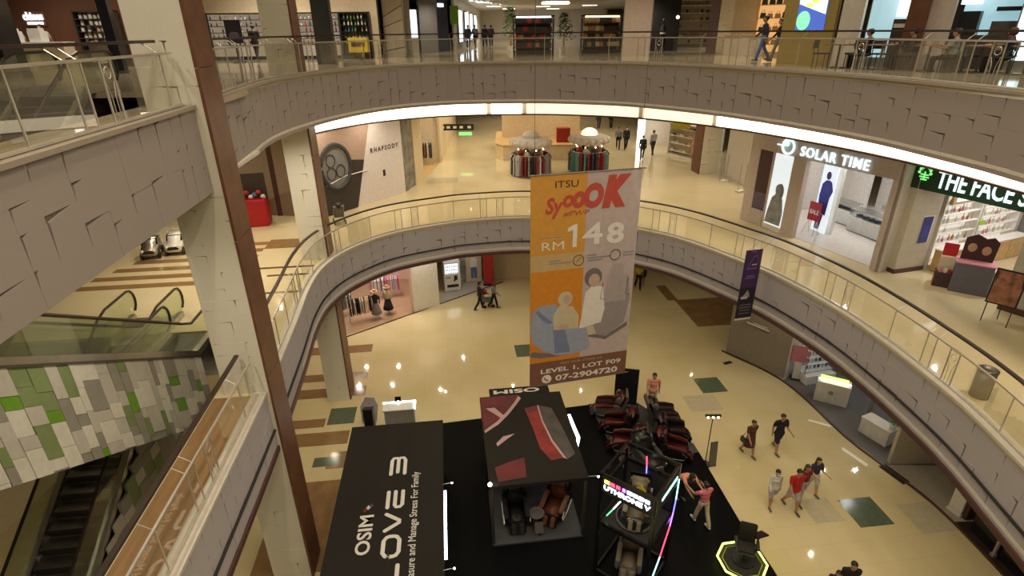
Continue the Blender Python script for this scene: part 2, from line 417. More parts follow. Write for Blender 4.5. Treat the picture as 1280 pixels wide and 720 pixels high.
def clad(parent, place, length, z0, z1, wmin, wmax, fam, rnd, rows=(2, 3, 3, 4)):
    """Cut a strip into uneven rectangles; place(s) gives point and angle of the strip, panels are proud by different amounts."""
    s = 0.0; prev = None
    while s < length - .02:
        w = min(rnd.uniform(wmin, wmax), length - s)
        if length - s - w < wmin * .5: w = length - s
        n = rnd.choice(rows); H = z1 - z0
        cuts = [0] + sorted((k + rnd.uniform(-.27, .27)) / n for k in range(1, n)) + [1]
        for a, b in zip(cuts, cuts[1:]):
            za, zb = z0 + H * a, z0 + H * b
            gx = gz = 0
            me = rnd.choice(fam(s))
            p, ang, nrm = place(s + w / 2)
            t = rnd.choice((.012, .015, .018))
            yaw = 0
            pos = (p[0] + nrm[0] * 0, p[1] + nrm[1] * 0, (za + zb) / 2 - gz / 2)
            o = inst('panel', me, parent, (p[0] - nrm[0] * t, p[1] - nrm[1] * t, (za + zb) / 2 - gz / 2), 0, (w - gx, .06, zb - za - gz), rot=(0, 0, ang + yaw))
        s += w
def fascia(E, s0, s1, z0, z1, seed, label, name, fam=None):
    root = struct(ribbon(E, s0, s1, z0, z1, .05, .3).build(name, 'fascia_gap_shade'), label, 'trim')
    def place(s):
        p, d, n = E.at(s0 + s); q = p + n * .04
        return (q.x, q.y), math.atan2(-d.y, -d.x) + PI, (n.x, n.y)
    # panel local -y must face the void: local x along the tangent, local +y outward
    clad(root, place, s1 - s0, z0, z1, .42, .70, fam or (lambda s: FL), random.Random(seed))
    return root
sc1 = E1.sfind(uv(-4.72, 12.0)); sc1b = E1.sfind(uv(-4.75, 13.0))
sc2 = E2.sfind(uv(-4.8, 12.0)); sc2b = E2.sfind(uv(-4.85, 13.0))
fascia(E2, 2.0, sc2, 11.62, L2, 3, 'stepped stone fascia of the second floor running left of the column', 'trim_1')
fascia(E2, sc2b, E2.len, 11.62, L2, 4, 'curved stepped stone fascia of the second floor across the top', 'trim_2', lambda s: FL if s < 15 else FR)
fascia(E1, 2.0, sc1, 4.95, L1, 5, 'stepped stone fascia of the first floor at the lower left', 'trim_3', lambda s: FL1)
fascia(E1, sc1b, E1.len, 4.95, L1, 6, 'curved stepped stone fascia of the first floor around the void', 'trim_4', lambda s: FL1 if s < 13 else FR1)
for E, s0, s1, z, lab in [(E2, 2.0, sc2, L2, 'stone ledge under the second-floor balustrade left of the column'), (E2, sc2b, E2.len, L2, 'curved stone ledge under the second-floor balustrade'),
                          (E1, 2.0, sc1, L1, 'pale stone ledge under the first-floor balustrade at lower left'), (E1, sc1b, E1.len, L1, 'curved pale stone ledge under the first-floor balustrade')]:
    struct(ribbon(E, s0, s1, z - .03, z + .04, -.03, .30).build('trim_5', 'ledge_shaded' if z > 10 else 'ledge'), lab, 'trim')
for s0, s1, lab in [(2.0, sc1, 'at the lower left'), (sc1b, E1.len, 'around the void')]:
    struct(ribbon(E1, s0, s1, 4.83, 4.97, -.03, .35).build('trim_6', 'brown_trim'), 'dark brown lower edge of the first-floor fascia ' + lab, 'trim')
    struct(ribbon(E1, s0, s1, 5.44, 5.475, -.035, .06).build('trim_7', 'black_matte'), 'thin dark line along the first-floor fascia ' + lab, 'trim')
# light cove below the second-floor fascia
sL = E2.sfind(uv(-4.0, 22.4))
glow('cove_light', (1.0, .86, .62), 4.0); glow('cove_dim', (1.0, .84, .58), 1.3)
cov = struct(ribbon(E2, sL, E2.len, 11.64, 11.70, .31, 2.2).build('trim_8', 'white'), 'white soffit of the light cove below the second-floor fascia', 'trim')
struct(ribbon(E2, sL, E2.len, 10.88, 10.94, 1.80, 2.3).build('trim_9', 'brown_trim'), 'dark lower lip of the light cove under the second floor', 'trim')
cv = thing('light_cove', 'long glowing light strip curving below the second-floor fascia', 'light')
s = sL; k = 0
rr = random.Random(2)
while s < E2.len - .3:
    w = rr.choice((1.5, 3.0, 3.0, 4.5)); e = min(s + w, E2.len)
    ribbon(E2, s + .01, e - rr.choice((.03, .03, .2)), 10.94, 11.50, 1.90, 1.96).build('light_panel', rr.choice(('cove_light', 'cove_light', 'cove_light', 'cove_dim')), cv); s = e
ribbon(E2, sL, E2.len, 10.94, 11.60, 1.97, 2.02).build('backing', 'white', cv)

# columns
def column(name, u0, u1, v0, v1, z0, z1, label, seed, brown='right'):
    t = thing(name, label, 'column', (*uv(0, 0), 0), A, kind='structure')
    MB().box(((u0 + u1) / 2, (v0 + v1) / 2, (z0 + z1) / 2), (u1 - u0 - .08, v1 - v0 - .08, z1 - z0)).build('core', 'column_gap', t)
    rnd = random.Random(seed)
    s = z0
    while s < z1 - .05:                                   # front face panels, staggered courses
        h = min(rnd.uniform(.5, .9), z1 - s); x = u0
        cuts = [u0, u0 + (u1 - u0) * rnd.uniform(.3, .7), u1] if rnd.random() < .8 else [u0, u1]
        for a, b in zip(cuts, cuts[1:]):
            zz = [s, s + h * rnd.uniform(.35, .65), s + h] if rnd.random() < .5 else [s, s + h]
            for za, zb in zip(zz, zz[1:]):
                tt = rnd.choice((.0, .003, .006)); g = 0
                inst('panel', rnd.choice(CP), t, ((a + b) / 2, v0 + .02 - tt, (za + zb) / 2), 0, (b - a, .06, zb - za - g))
        s += h
    hh = (z1 - z0) / max(1, round((z1 - z0) / 3.3)); n = round((z1 - z0) / hh)
    for side, x in ((-1, u0), (1, u1)):
        m = 'brown_clad' if (side > 0) == (brown == 'right') else 'column_panel'
        for i in range(n):
            MB().box((x - side * .02, (v0 + v1) / 2, z0 + hh * (i + .5)), (.06, v1 - v0 - .02, hh - .012)).build('cladding', m, t)
    return t
column('column', -5.68, -4.60, 12.0, 13.0, 0, 21, 'tall stone column with brown cladding standing close at the left', 11)
column('column', -5.72, -4.75, 20.85, 21.9, 0, 21, 'stone column with brown side behind the curved balustrade, beside the watch advertisement', 12)
column('column', 15.0, 16.15, 31.9, 33.0, 5.2, 18, 'stone column with brown side near the shoe shop', 13, 'left')

# glass balustrades
def decor(t, c, ang, z):
    e = thing  # ornamental double post with ring and V
    ca, sa = math.cos(ang), math.sin(ang)
    def P(x, zz): return (c.x + ca * x, c.y + sa * x, z + zz)
    b = MB()
    for x in (-.15, .15): b.tube([P(x, .05), P(x, .98)], .018, 5)
    for x in (-.055, .055): b.tube([P(x, .05), P(x, .45), P(x * 2.0, .66)], .010, 4)
    b.tube([P(.085 * math.cos(q * PI / 5), .78 + .085 * math.sin(q * PI / 5)) for q in range(11)], .010, 4)
    b.tube([P(-.1, .92), P(.1, .92)], .01, 4)
    b.build('ornament_post', 'steel_light', t)
def balustrade(E, s0, s1, z, label, first, gm='glass'):
    t = thing('glass_balustrade', label, 'balustrade')
    n = int((s1 - s0) / .3)
    def line(off, zz): return [(*E.off(s0 + (s1 - s0) * i / n, off), z + zz) for i in range(n + 1)]
    # dark flat handrail
    ribbon(E, s0, s1, z + 1.15, z + 1.20, .36, .45, .3).build('handrail', 'handrail_dark', t)
    ribbon(E, s0, s1, z + .955, z + .995, .13, .17, .3).build('top_rail', 'steel_light', t)
    ribbon(E, s0, s1, z + .05, z + .09, .12, .18, .3).build('bottom_rail', 'steel_light', t)
    pane = 1.22; s = s0 + first; k = 0
    prev = s0
    while True:
        seg = [pane, pane, pane, .3]
        w = seg[k % 4]
        e = min(s, s1) if k == 0 else min(s + w, s1)
        if k == 0: a = s0; e = s; kind = 'p'
        else: a = s; kind = 'd' if k % 4 == 0 else 'p'
        if kind == 'p' and e - a > .1:
            m = max(1, int((e - a) / .45)); b = MB(); vs = []
            for i in range(m + 1):
                q = E.off(a + .02 + (e - a - .04) * i / m, .15)
                vs += [(q.x, q.y, z + .09), (q.x, q.y, z + .955)]
            b.add(vs, [(2 * i, 2 * i + 2, 2 * i + 3, 2 * i + 1) for i in range(m)])
            b.build('glass_pane', gm, t)
            q, d, nn = E.at(e); qq = q + nn * .15
            if e < s1 - .05:
                pb = MB().tube([(qq.x, qq.y, z + .05), (qq.x, qq.y, z + .97)], .016, 5)
                h = E.off(e, .40); pb.tube([(qq.x, qq.y, z + .96), (h.x, h.y, z + 1.15)], .010, 4)
                pb.build('post', 'steel_light', t)
        elif kind == 'd':
            q, d, nn = E.at((a + e) / 2); decor(t, q + nn * .15, math.atan2(d.y, d.x), z)
        s = e; k += 1
        if s >= s1 - .05: break
    return t
balustrade(E2, 2.0, sc2 - .15, L2, 'glass balustrade of the second floor left of the near column', 2.2, 'glass')
balustrade(E2, sc2b + .1, E2.len, L2, 'long curved glass balustrade with dark handrail along the second floor', .9)
balustrade(E1, 2.0, sc1 - .15, L1, 'glass balustrade of the first floor at the lower left, beside the escalators', 1.75)
balustrade(E1, sc1b + .1, E1.len, L1, 'long curved glass balustrade with dark handrail around the first-floor void', 1.1)

# ---------------------------------------------------------------- escalators
def escalator(name, label, u0, u1, va, za, vb, zb, clad_side=None, seed=1, mosaic=True, cl=1.75):
    """Runs along v from (va,za) to (vb,zb); u0<u1 are the outer faces."""
    t = thing(name, label, 'escalator', (0, 0, 0), A, group='escalators at the left')
    hi = 1 if zb > za else -1
    (vl, zl), (vh, zh) = ((va, za), (vb, zb)) if zb > za else ((vb, zb), (va, za))
    sg = 1 if vh > vl else -1
    ext = 1.3
    # truss body
    prof = [(vl - sg * ext, zl - .35), (vl - sg * ext, zl + .02), (vl, zl + .02), (vh, zh + .02), (vh + sg * ext, zh + .02), (vh + sg * ext, zh - .8), (vh, zh - cl + .15), (vl + sg * .8, zl - .35)]
    MB().prism(prof, u0 + .16, u1 - .16, 'x').build('truss', 'steel_dark', t)
    n = int(abs(vh - vl) / .36); st = MB().box((0, 0, 0), (u1 - u0 - .42, .37, .2)).mesh('step', 'steel_dark')
    for i in range(n + 1):
        f = (i + .5) / (n + 1)
        inst('step', st, t, ((u0 + u1) / 2, vl + (vh - vl) * f, zl + (zh - zl) * f + .0))
    for u, uin in ((u0, u0 + .08), (u1, u1 - .08)):
        skp = [(vl - sg * ext, zl + .02), (vl - sg * ext, zl + .16), (vl, zl + .18), (vh, zh + .18), (vh + sg * ext, zh + .16), (vh + sg * ext, zh + .02), (vh, zh), (vl, zl)]
        MB().prism(skp, min(u, uin + (uin - u)), max(u, uin + (uin - u)), 'x').build('skirt', 'steel', t)
        # glass side and handrail with rounded newels
        def off(h): return [(vl - sg * ext, zl + h), (vl - sg * .2, zl + h), (vl + sg * .25, zl + h + .22), (vh - sg * .35, zh + h - .12), (vh + sg * .1, zh + h), (vh + sg * ext, zh + h)]
        top = off(.92)
        gp = [(vl - sg * ext, zl + .16)] + [(vl - sg * (ext + .32 * math.sin(PI * a / 6)), zl + .16 + .38 * (1 - math.cos(PI * a / 6))) for a in range(1, 6)] + top + \
             [(vh + sg * (ext + .32 * math.sin(PI * a / 6)), zh + .54 + .38 * math.cos(PI * a / 6)) for a in range(1, 6)] + [(vh + sg * ext, zh + .16), (vh, zh + .17), (vl, zl + .17)]
        MB().prism(gp, uin - .006, uin + .006, 'x').build('glass_side', 'glass_green', t)
        hp = [(uin, a, b) for a, b in gp[:-3]]
        MB().tube(hp, .038, 6).build('handrail', 'handrail_dark', t)
    for side, u in clad_side or []:
        # side cladding: a mosaic of grey, white and green panels
        rnd = random.Random(seed)
        slope = (zh - zl) / (vh - vl); sgn = 1 if side > 0 else -1
        bk = [(vl - sg * .6, zl - .02), (vl - sg * .6, zl - cl + .9), (vl + sg * .3, zl - cl + .15), (vh, zh - cl), (vh, zh - .02), (vl, zl - .02)]
        MB().prism([(vl, zl - .02), (vl, zl - cl), (vh, zh - cl), (vh, zh - .02)], min(u, u - sgn * .05), max(u, u - sgn * .05), 'x').build('backing_panel', 'mos_grey', t)
        s = vl; e = vh
        w0 = .0; tot = abs(vh - vl); x = 0.0
        pool = ['mos_white'] * 5 + ['mos_pale'] * 5 + ['mos_grey'] * 4 + ['mos_green'] + ['mos_olive']
        while x < tot - .02:
            w = min(rnd.choice((.18, .26, .34, .44)), tot - x); h0 = 0.0
            while h0 < cl - .04:
                h = min(rnd.choice((.26, .38, .52, .7)), cl - h0 - .02)
                if h < .06: break
                m = rnd.choice(pool); 
                v_a, v_b = vl + sg * x, vl + sg * (x + w - .008)
                za_, zb_ = zl + slope * (v_a - vl) - .02, zl + slope * (v_b - vl) - .02
                tk = rnd.choice((.012, .02, .028))
                qs = [(v_a, za_ - h0 - h + .008), (v_b, zb_ - h0 - h + .008), (v_b, zb_ - h0), (v_a, za_ - h0)]
                MB().prism(qs, min(u, u + sgn * tk), max(u, u + sgn * tk), 'x').build('mosaic_panel', m, t)
                h0 += h
            x += w
        MB().prism([(vl, zl - .02), (vl, zl + .03), (vh, zh + .03), (vh, zh - .02)], min(u - .02, u + sgn * .05), max(u - .02, u + sgn * .05), 'x').build('edge_strip', 'steel_dark', t)
    return t
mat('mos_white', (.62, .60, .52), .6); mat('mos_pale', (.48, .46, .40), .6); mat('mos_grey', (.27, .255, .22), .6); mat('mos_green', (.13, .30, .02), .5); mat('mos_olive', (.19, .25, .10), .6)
escalator('escalator', 'escalator clad in grey, white and green mosaic panels, dropping from the second floor', -8.4, -7.0, 2.43, L2, 14.0, L1, [(1, -7.0)], 5, cl=2.15)
escalator('escalator', 'dark-stepped escalator rising from the ground floor, below the mosaic-clad one', -9.95, -8.4, 3.9, 0.0, 15.3, L1, None, 6)
escalator('escalator', 'escalator arriving on the second floor behind the glass balustrade at upper left', -9.95, -8.4, 3.9, L1, 15.3, L2, None, 7)
pw = thing('escalator_side_wall', 'mottled panel wall alongside the lower escalator, its shade put into darker panels', 'wall', (0, 0, 0), A, kind='structure')
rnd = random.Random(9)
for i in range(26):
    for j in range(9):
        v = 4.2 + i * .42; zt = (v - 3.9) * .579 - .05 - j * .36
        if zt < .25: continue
        inst('panel', unit(rnd.choice(['mos_grey', 'mos_grey', 'mos_pale', 'mos_olive'])), pw, (-8.36, v, zt - .18), 0, (rnd.choice((.04, .055, .07)), .412, .352))  # darker panel colours stand in for shade on the mosaic
# ---------------------------------------------------------------- people
mat('skin', (.42, .24, .15), .6); mat('skin_light', (.55, .34, .23), .6); mat('hair_black', (.012, .010, .009), .5); mat('hair_brown', (.05, .028, .015), .5)
mat('mask_white', (.75, .76, .78), .7); mat('sole', (.10, .09, .08), .7); mat('eye_dark', (.01, .01, .01), .3)
CLOTH = {}
def cloth(name, c): 
    return mat('cloth_' + name, c, .85, bump=.1, scale=30)
EYE = MB().ball((0, 0, 0), .011, 6, 4).mesh('eye', 'eye_dark')
def capsule(a, b, ra, rb, n=10):
    a, b = Vector(a), Vector(b); d = b - a; L = max(d.length, 1e-5); d /= L
    pth = [a - d * ra * .98, a - d * ra * .7, a, b, b + d * rb * .7, b + d * rb * .98]; rs = [ra * .2, ra * .71, ra, rb, rb * .71, rb * .2]
    return pth, rs
def person(label, loc, face, height=1.70, top='grey', bottom='navy', skin='skin', hair='hair_black', female=False, long_hair=False, dress=None, shorts=False,
           sleeves='short', lean=0.0, legs=((18, 10), (-16, 18)), arms=((-14, 20), (16, 25)), abd=(8, 8), shoe='sole', mask=False, hijab=None, voxel=.017, group=None, shirt_len=0.0, bag=None, seat=False, lift=0.0):
    """One continuous figure; local +y is the way it faces."""
    prims = []                                             # (kind, data, material, a, b, ra, rb)
    def cap(a, b, ra, rb, m, squash=None): prims.append(('c', Vector(a), Vector(b), ra, rb, m, squash))
    def ell(c, r, m): prims.append(('e', Vector(c), Vector(r), 0, 0, m, None))
    sw = .175 if not female else .155; hw = .088
    ln = math.radians(lean)
    def up(p):                                             # lean of the upper body about the hips
        q = Vector(p) - Vector((0, 0, .93)); return Vector((q.x, q.y * math.cos(ln) + q.z * math.sin(ln), q.z * math.cos(ln) - q.y * math.sin(ln))) + Vector((0, 0, .93))
    tm = 'cloth_' + (dress or top); bmn = 'cloth_' + (dress or bottom)
    # torso: several flattened sections from hips to shoulders
    ell(up((0, 0, .95)), (.165, .115, .13), bmn); ell(up((0, 0, 1.07)), (.148, .105, .14), tm); ell(up((0, .005, 1.22)), (.165 if not female else .152, .112, .15), tm)
    ell(up((0, -.005, 1.35)), (.185 if not female else .165, .10, .10), tm)
    if female: ell(up((0, .06, 1.26)), (.12, .075, .075), tm)
    if shirt_len: ell(up((0, 0, .92)), (.18, .13, .16), tm)
    cap(up((-sw + .03, 0, 1.395)), up((sw - .03, 0, 1.395)), .062, .062, tm)
    # neck, head, nose, ears, chin
    cap(up((0, 0, 1.42)), up((0, .015, 1.52)), .052, .048, skin)
    hd = up((0, .03, 1.605)); ell(hd, (.074, .093, .112), skin); ell(hd + Vector((0, .035, -.07)), (.045, .05, .042), skin if not mask else 'mask_white')
    if mask: ell(hd + Vector((0, .062, -.045)), (.055, .045, .045), 'mask_white')
    cap(hd + Vector((0, .088, .005)), hd + Vector((0, .104, -.022)), .012, .016, skin if not mask else 'mask_white')
    for s in (-1, 1): ell(hd + Vector((s * .076, -.005, -.005)), (.014, .022, .032), skin)
    # legs
    for k, s in enumerate((-1, 1)):
        ha, ka = (math.radians(q) for q in legs[k])
        H = Vector((s * hw, 0, .92)); K = H + Vector((0, math.sin(ha), -math.cos(ha))) * .42
        an = ha - ka; An = K + Vector((0, math.sin(an), -math.cos(an))) * .42
        thm = bmn if not dress else skin; shm = (skin if (shorts or dress) else bmn)
        cap(H, K, .088, .058, thm); 
        if shorts: cap(H + Vector((0, 0, -.03)), H.lerp(K, .9), .10, .085, bmn)
        cap(K, K.lerp(An, .35) + Vector((0, -.012, 0)), .056, .054, shm); cap(K.lerp(An, .35) + Vector((0, -.012, 0)), An, .054, .036, shm)
        if not (shorts or dress): cap(K, An + Vector((0, 0, .03)), .066, .056, bmn)
        ft = an * .6
        cap(An + Vector((0, -.035, -.045)), An + Vector((0, .15 * math.cos(ft), -.05 + .10 * max(0, math.sin(ft)))), .040, .036, shoe)
    if dress:
        for q in range(7):
            f = q / 6; ell((0, 0, .95 - .42 * f), (.165 + .065 * f, .125 + .06 * f, .085), bmn)
    # arms and hands
    for k, s in enumerate((-1, 1)):
        sa, ea = (math.radians(q) for q in arms[k]); ab = math.radians(abd[k])
        Sh = up((s * sw, 0, 1.395)); sa2 = sa
        d1 = Vector((s * math.sin(ab), math.sin(sa2) * math.cos(ab), -math.cos(sa2) * math.cos(ab)))
        El = Sh + d1 * .29
        a2 = sa2 + ea; d2 = Vector((s * math.sin(ab) * .3, math.sin(a2), -math.cos(a2))).normalized()
        Wr = El + d2 * .25
        um = tm if sleeves != 'none' else skin
        cap(Sh, El, .055 if not female else .047, .042, skin if sleeves == 'none' else (tm if sleeves == 'long' else skin))
        if sleeves == 'short': cap(Sh, Sh.lerp(El, .62), .064, .060, tm)
        cap(El, Wr, .042, .028, tm if sleeves == 'long' else skin)
        if sleeves == 'long': cap(El, El.lerp(Wr, .9), .048, .040, tm)
        side = d2.cross(Vector((0, 0, 1)) if abs(d2.z) < .9 else Vector((0, 1, 0))).normalized(); fw = side.cross(d2).normalized()
        Pm = Wr + d2 * .05; ell(Pm, (.030, .036, .046), skin)
        for fi, (o, L) in enumerate(((-.027, .062), (-.009, .074), (.009, .070), (.027, .055))):
            b0 = Pm + fw * o + d2 * .035; k1 = b0 + d2 * L * .55; k2 = k1 + (d2 * .8 + side * -s * .55).normalized() * L * .5
            cap(b0, k1, .0105, .010, skin); cap(k1, k2, .010, .009, skin)
        th0 = Pm + fw * .030 - d2 * .012; th1 = th0 + (fw * .75 + d2 * .65).normalized() * .035; cap(th0, th1, .012, .011, skin); cap(th1, th1 + d2 * .028, .011, .0095, skin)
    mb = MB(); names = []
    for pr in prims:
        if pr[0] == 'c':
            pth, rs = capsule(pr[1], pr[2], pr[3], pr[4]); mb.tube(pth, rs, 10)
        else: mb.ball(pr[1], tuple(pr[2]), 12, 8)
        if pr[5] not in names: names.append(pr[5])
    me0 = mb.mesh('body', names[0]); tmp = bpy.data.objects.new('body', me0); COL.objects.link(tmp)
    md = tmp.modifiers.new('r', 'REMESH'); md.mode = 'VOXEL'; md.voxel_size = voxel
    sm = tmp.modifiers.new('s', 'SMOOTH'); sm.factor = .4; sm.iterations = 2
    me = bpy.data.meshes.new_from_object(tmp.evaluated_get(bpy.context.evaluated_depsgraph_get()))
    COL.objects.unlink(tmp); bpy.data.objects.remove(tmp); me.name = 'body'
    me.materials.clear()
    for n in names: me.materials.append(MATS[n])
    import numpy as np
    nv = len(me.vertices); co = np.empty(nv * 3); me.vertices.foreach_get('co', co); co = co.reshape(-1, 3)
    best = np.full(nv, 1e9); idx = np.zeros(nv, int)
    for pr in prims:
        if pr[0] == 'c':
            a, b = np.array(pr[1]), np.array(pr[2]); ab_ = b - a; L2_ = max(ab_ @ ab_, 1e-9)
            t_ = np.clip(((co - a) @ ab_) / L2_, 0, 1); d_ = np.linalg.norm(co - a - t_[:, None] * ab_, axis=1) - (pr[3] + (pr[4] - pr[3]) * t_)
        else:
            r = np.array(pr[2]); q = (co - np.array(pr[1])) / r; d_ = (np.linalg.norm(q, axis=1) - 1) * r.min()
        m = d_ < best; best[m] = d_[m]; idx[m] = names.index(pr[5])
    for pl in me.polygons: pl.material_index = int(idx[pl.vertices[0]]); pl.use_smooth = True
    sc = height / 1.72
    t = thing('person', label, 'person', (loc[0], loc[1], loc[2] + lift), math.radians(face), group)
    t.scale = (sc * 1.12, sc * 1.12, sc)
    o = bpy.data.objects.new('body', me); COL.objects.link(o); o.parent = t
    # hair or headscarf
    h = MB()
    if hijab:
        h.ball(hd + Vector((0, -.012, .012)), (.095, .108, .126), 12, 8); h.ball(hd + Vector((0, .0, -.16)), (.13, .10, .09), 10, 6)
        h.build('headscarf', 'cloth_' + hijab, t, True)
        MB().ball(hd + Vector((0, .058, -.01)), (.058, .045, .075), 10, 7).build('face', skin, t, True)
    else:
        h.ball(hd + Vector((0, -.022, .028)), (.083, .092, .100), 12, 8)
        h.ball(hd + Vector((0, .035, .085)), (.062, .045, .032), 10, 6)
        if long_hair:
            h.ball(hd + Vector((0, -.055, -.06)), (.085, .055, .15), 10, 7); h.ball(hd + Vector((0, -.075, -.16)), (.085, .04, .13), 10, 7)
        h.build('hair', hair, t, True)
    for s in (-1, 1): inst('eye', EYE, t, hd + Vector((s * .03, .085, .012)))
    if bag:
        b = MB().box((sw + .10, -.02, .80), (.09, .28, .22)); b.tube([(sw + .1, -.12, .9), (sw + .03, 0, 1.28), (sw + .1, .1, .9)], .012, 5)
        b.build('handbag', bag, t, bevel=.02)
    return t
for n, c in dict(brown=(.09, .03, .025), black=(.012, .012, .014), white=(.62, .60, .58), red=(.45, .015, .02), navy=(.03, .035, .06), pink=(.62, .16, .22), salmon=(.68, .28, .20), khaki=(.50, .42, .32), grey=(.20, .20, .21),
                 palegrey=(.42, .42, .44), blue=(.10, .16, .35), yellow=(.6, .5, .05), cream=(.6, .5, .36), darkred=(.2, .02, .02), lilac=(.45, .38, .48)).items(): cloth(n, c)
walk = ((15, 6), (-12, 16)); walk2 = ((-12, 15), (15, 6)); stand = ((3, 3), (-3, 3))
person('woman in a brown dress walking across the cream floor, a dark bag at her side', (8.77, 16.42, 0), 195, 1.62, dress='brown', female=True, hair='hair_brown', legs=walk, bag='black')
person('man in black T-shirt and black shorts walking on the cream floor', (9.91, 16.62, 0), 190, 1.73, top='black', bottom='black', shorts=True, legs=walk2, arms=((10, 60), (-14, 20)))
person('masked person in a white top and pale skirt, walking on the left of the group', (8.60, 13.98, 0), 175, 1.55, top='white', bottom='lilac', dress=None, shorts=True, female=True, mask=True, legs=walk2, sleeves='long', shirt_len=1)
person('person in a red shirt and pale shorts in the middle of the walking group', (9.18, 13.80, 0), 185, 1.72, top='red', bottom='lilac', shorts=True, legs=walk, shirt_len=1)
person('person in red half hidden beside the red-shirted walker', (9.62, 14.12, 0), 185, 1.62, top='darkred', bottom='lilac', shorts=True, legs=walk2, female=True, long_hair=True, hair='hair_brown')
person('long-haired girl in a dark top and white shorts, right of the walking group', (10.19, 14.51, 0), 190, 1.55, top='navy', bottom='white', shorts=True, female=True, long_hair=True, legs=walk, arms=((20, 70), (18, 75)), skin='skin_light')
person('dark-clothed person seen at the bottom edge, left of two', (8.66, 10.34, 0), 150, 1.42, top='black', bottom='black', female=True, long_hair=True)
person('dark-clothed person at the bottom edge with head in view, right of two', (9.08, 10.45, 0), 170, 1.62, top='black', bottom='black')
person('person in black pushing a stroller near the vending machine', (-1.86, 28.7, 0), -70, 1.74, top='black', bottom='black', legs=walk, arms=((30, 40), (30, 40)), sleeves='long', voxel=.022)
person('person in grey walking beside the stroller', (-1.05, 28.95, 0), -80, 1.66, top='grey', bottom='black', legs=walk2, female=True, hijab='darkred', voxel=.022, sleeves='long')
person('person in a salmon shirt and light trousers standing behind the massage chairs', (5.83, 19.35, 0), 170, 1.76, top='salmon', bottom='khaki', legs=stand, sleeves='short', shirt_len=1)
person('person in a pink shirt and beige trousers standing on the black stage', (5.98, 13.15, .1), 20, 1.72, top='pink', bottom='khaki', legs=((14, 4), (-14, 6)), arms=((40, 55), (35, 60)), shoe='cloth_white')
person('person in a salmon top bending forward on the black stage', (5.6, 14.25, .1), 195, 1.70, top='salmon', bottom='black', lean=42, legs=stand, arms=((60, 20), (55, 25)), female=True, hijab='black')
person('person in a yellow top partly hidden under the right side of the first floor', (7.75, 31.3, 0), 180, 1.7, top='yellow', bottom='black', legs=walk, voxel=.025)
person('person in dark clothes beside the yellow top below the first floor', (8.2, 31.9, 0), 0, 1.72, top='black', bottom='navy', shorts=True, legs=walk2, voxel=.025)
# stroller
st = thing('stroller', 'small dark baby stroller on the cream floor', 'stroller', (-1.4, 29.15, 0), math.radians(-75))
MB().prism([(-.3, .35), (.25, .3), (.3, .5), (-.15, .55), (-.4, .95), (-.5, .9)], -.2, .2, 'x').build('seat', 'cloth_grey', st, bevel=.02)
MB().ball((0, -.3, .95), (.22, .25, .18)).build('canopy', 'cloth_red', st, True)
MB().tube([(-.22, -.6, 1.0), (-.22, .2, .12)], .014).tube([(.22, -.6, 1.0), (.22, .2, .12)], .014).tube([(-.22, -.6, 1.0), (.22, -.6, 1.0)], .018).build('frame', 'steel_dark', st)
for x in (-.24, .24):
    for y in (-.25, .25):
        MB().tube([(x - .02, y, .1), (x + .02, y, .1)], .1, 12).build('wheel', 'black', st)

# ---------------------------------------------------------------- the massage-chair stage on the ground floor
mat('carpet_grey', (.055, .055, .06), .9); mat('stage_black', (.0035, .0035, .004), .5, spec=.06); mat('roof_black', (.016, .014, .012), .8, spec=.2)
mat('letter_white', (.62, .60, .57), .6); mat('print_red', (.10, .008, .010), .6, var=.4, scale=1.5); mat('print_red_bright', (.20, .012, .010), .6, var=.45, scale=1.5); mat('print_pink', (.42, .28, .28), .6); mat('print_grey', (.055, .05, .047), .6, var=.4, scale=2)
glow('led_white', (.75, .85, 1.0), 9.0); glow('led_neon', (.85, 1.0, .12), 5.0); glow('lamp_white', (1.0, .93, .8), 25.0)
glow('led_red', (1.0, .05, .12), 4.0); glow('led_blue', (.12, .12, 1.0), 5.0); glow('led_cyan', (.3, .95, 1.0), 5.0); glow('led_yellow', (1.0, .85, .1), 4.0); glow('led_green', (.1, .9, .3), 3.0); glow('led_violet', (.55, .15, 1.0), 4.0)
stg = thing('stage', 'low black stage carrying the massage-chair booths', 'stage')
MB().prism([(-6.3, 17.75), (-5.2, 9.0), (7.8, 9.6), (7.60, 11.5), (7.29, 13.22), (6.98, 16.42), (6.9, 17.0), (4.6, 16.0), (3.2, 19.5)], 0, .10).build('platform', 'stage_black', stg)
MB().prism([(3.2, 19.55), (4.0, 15.6), (6.97, 16.5), (6.71, 17.66), (5.3, 19.6)], 0, .105).build('carpet', 'carpet_grey', stg)
mat('letter_yellow', (.35, .33, .06), .6)
fit(text('lettering', 'THRONE', .42, 'letter_yellow', stg, (4.42, 10.55, .106), (0, 0, math.radians(-58)), .002), 1.6, .30)

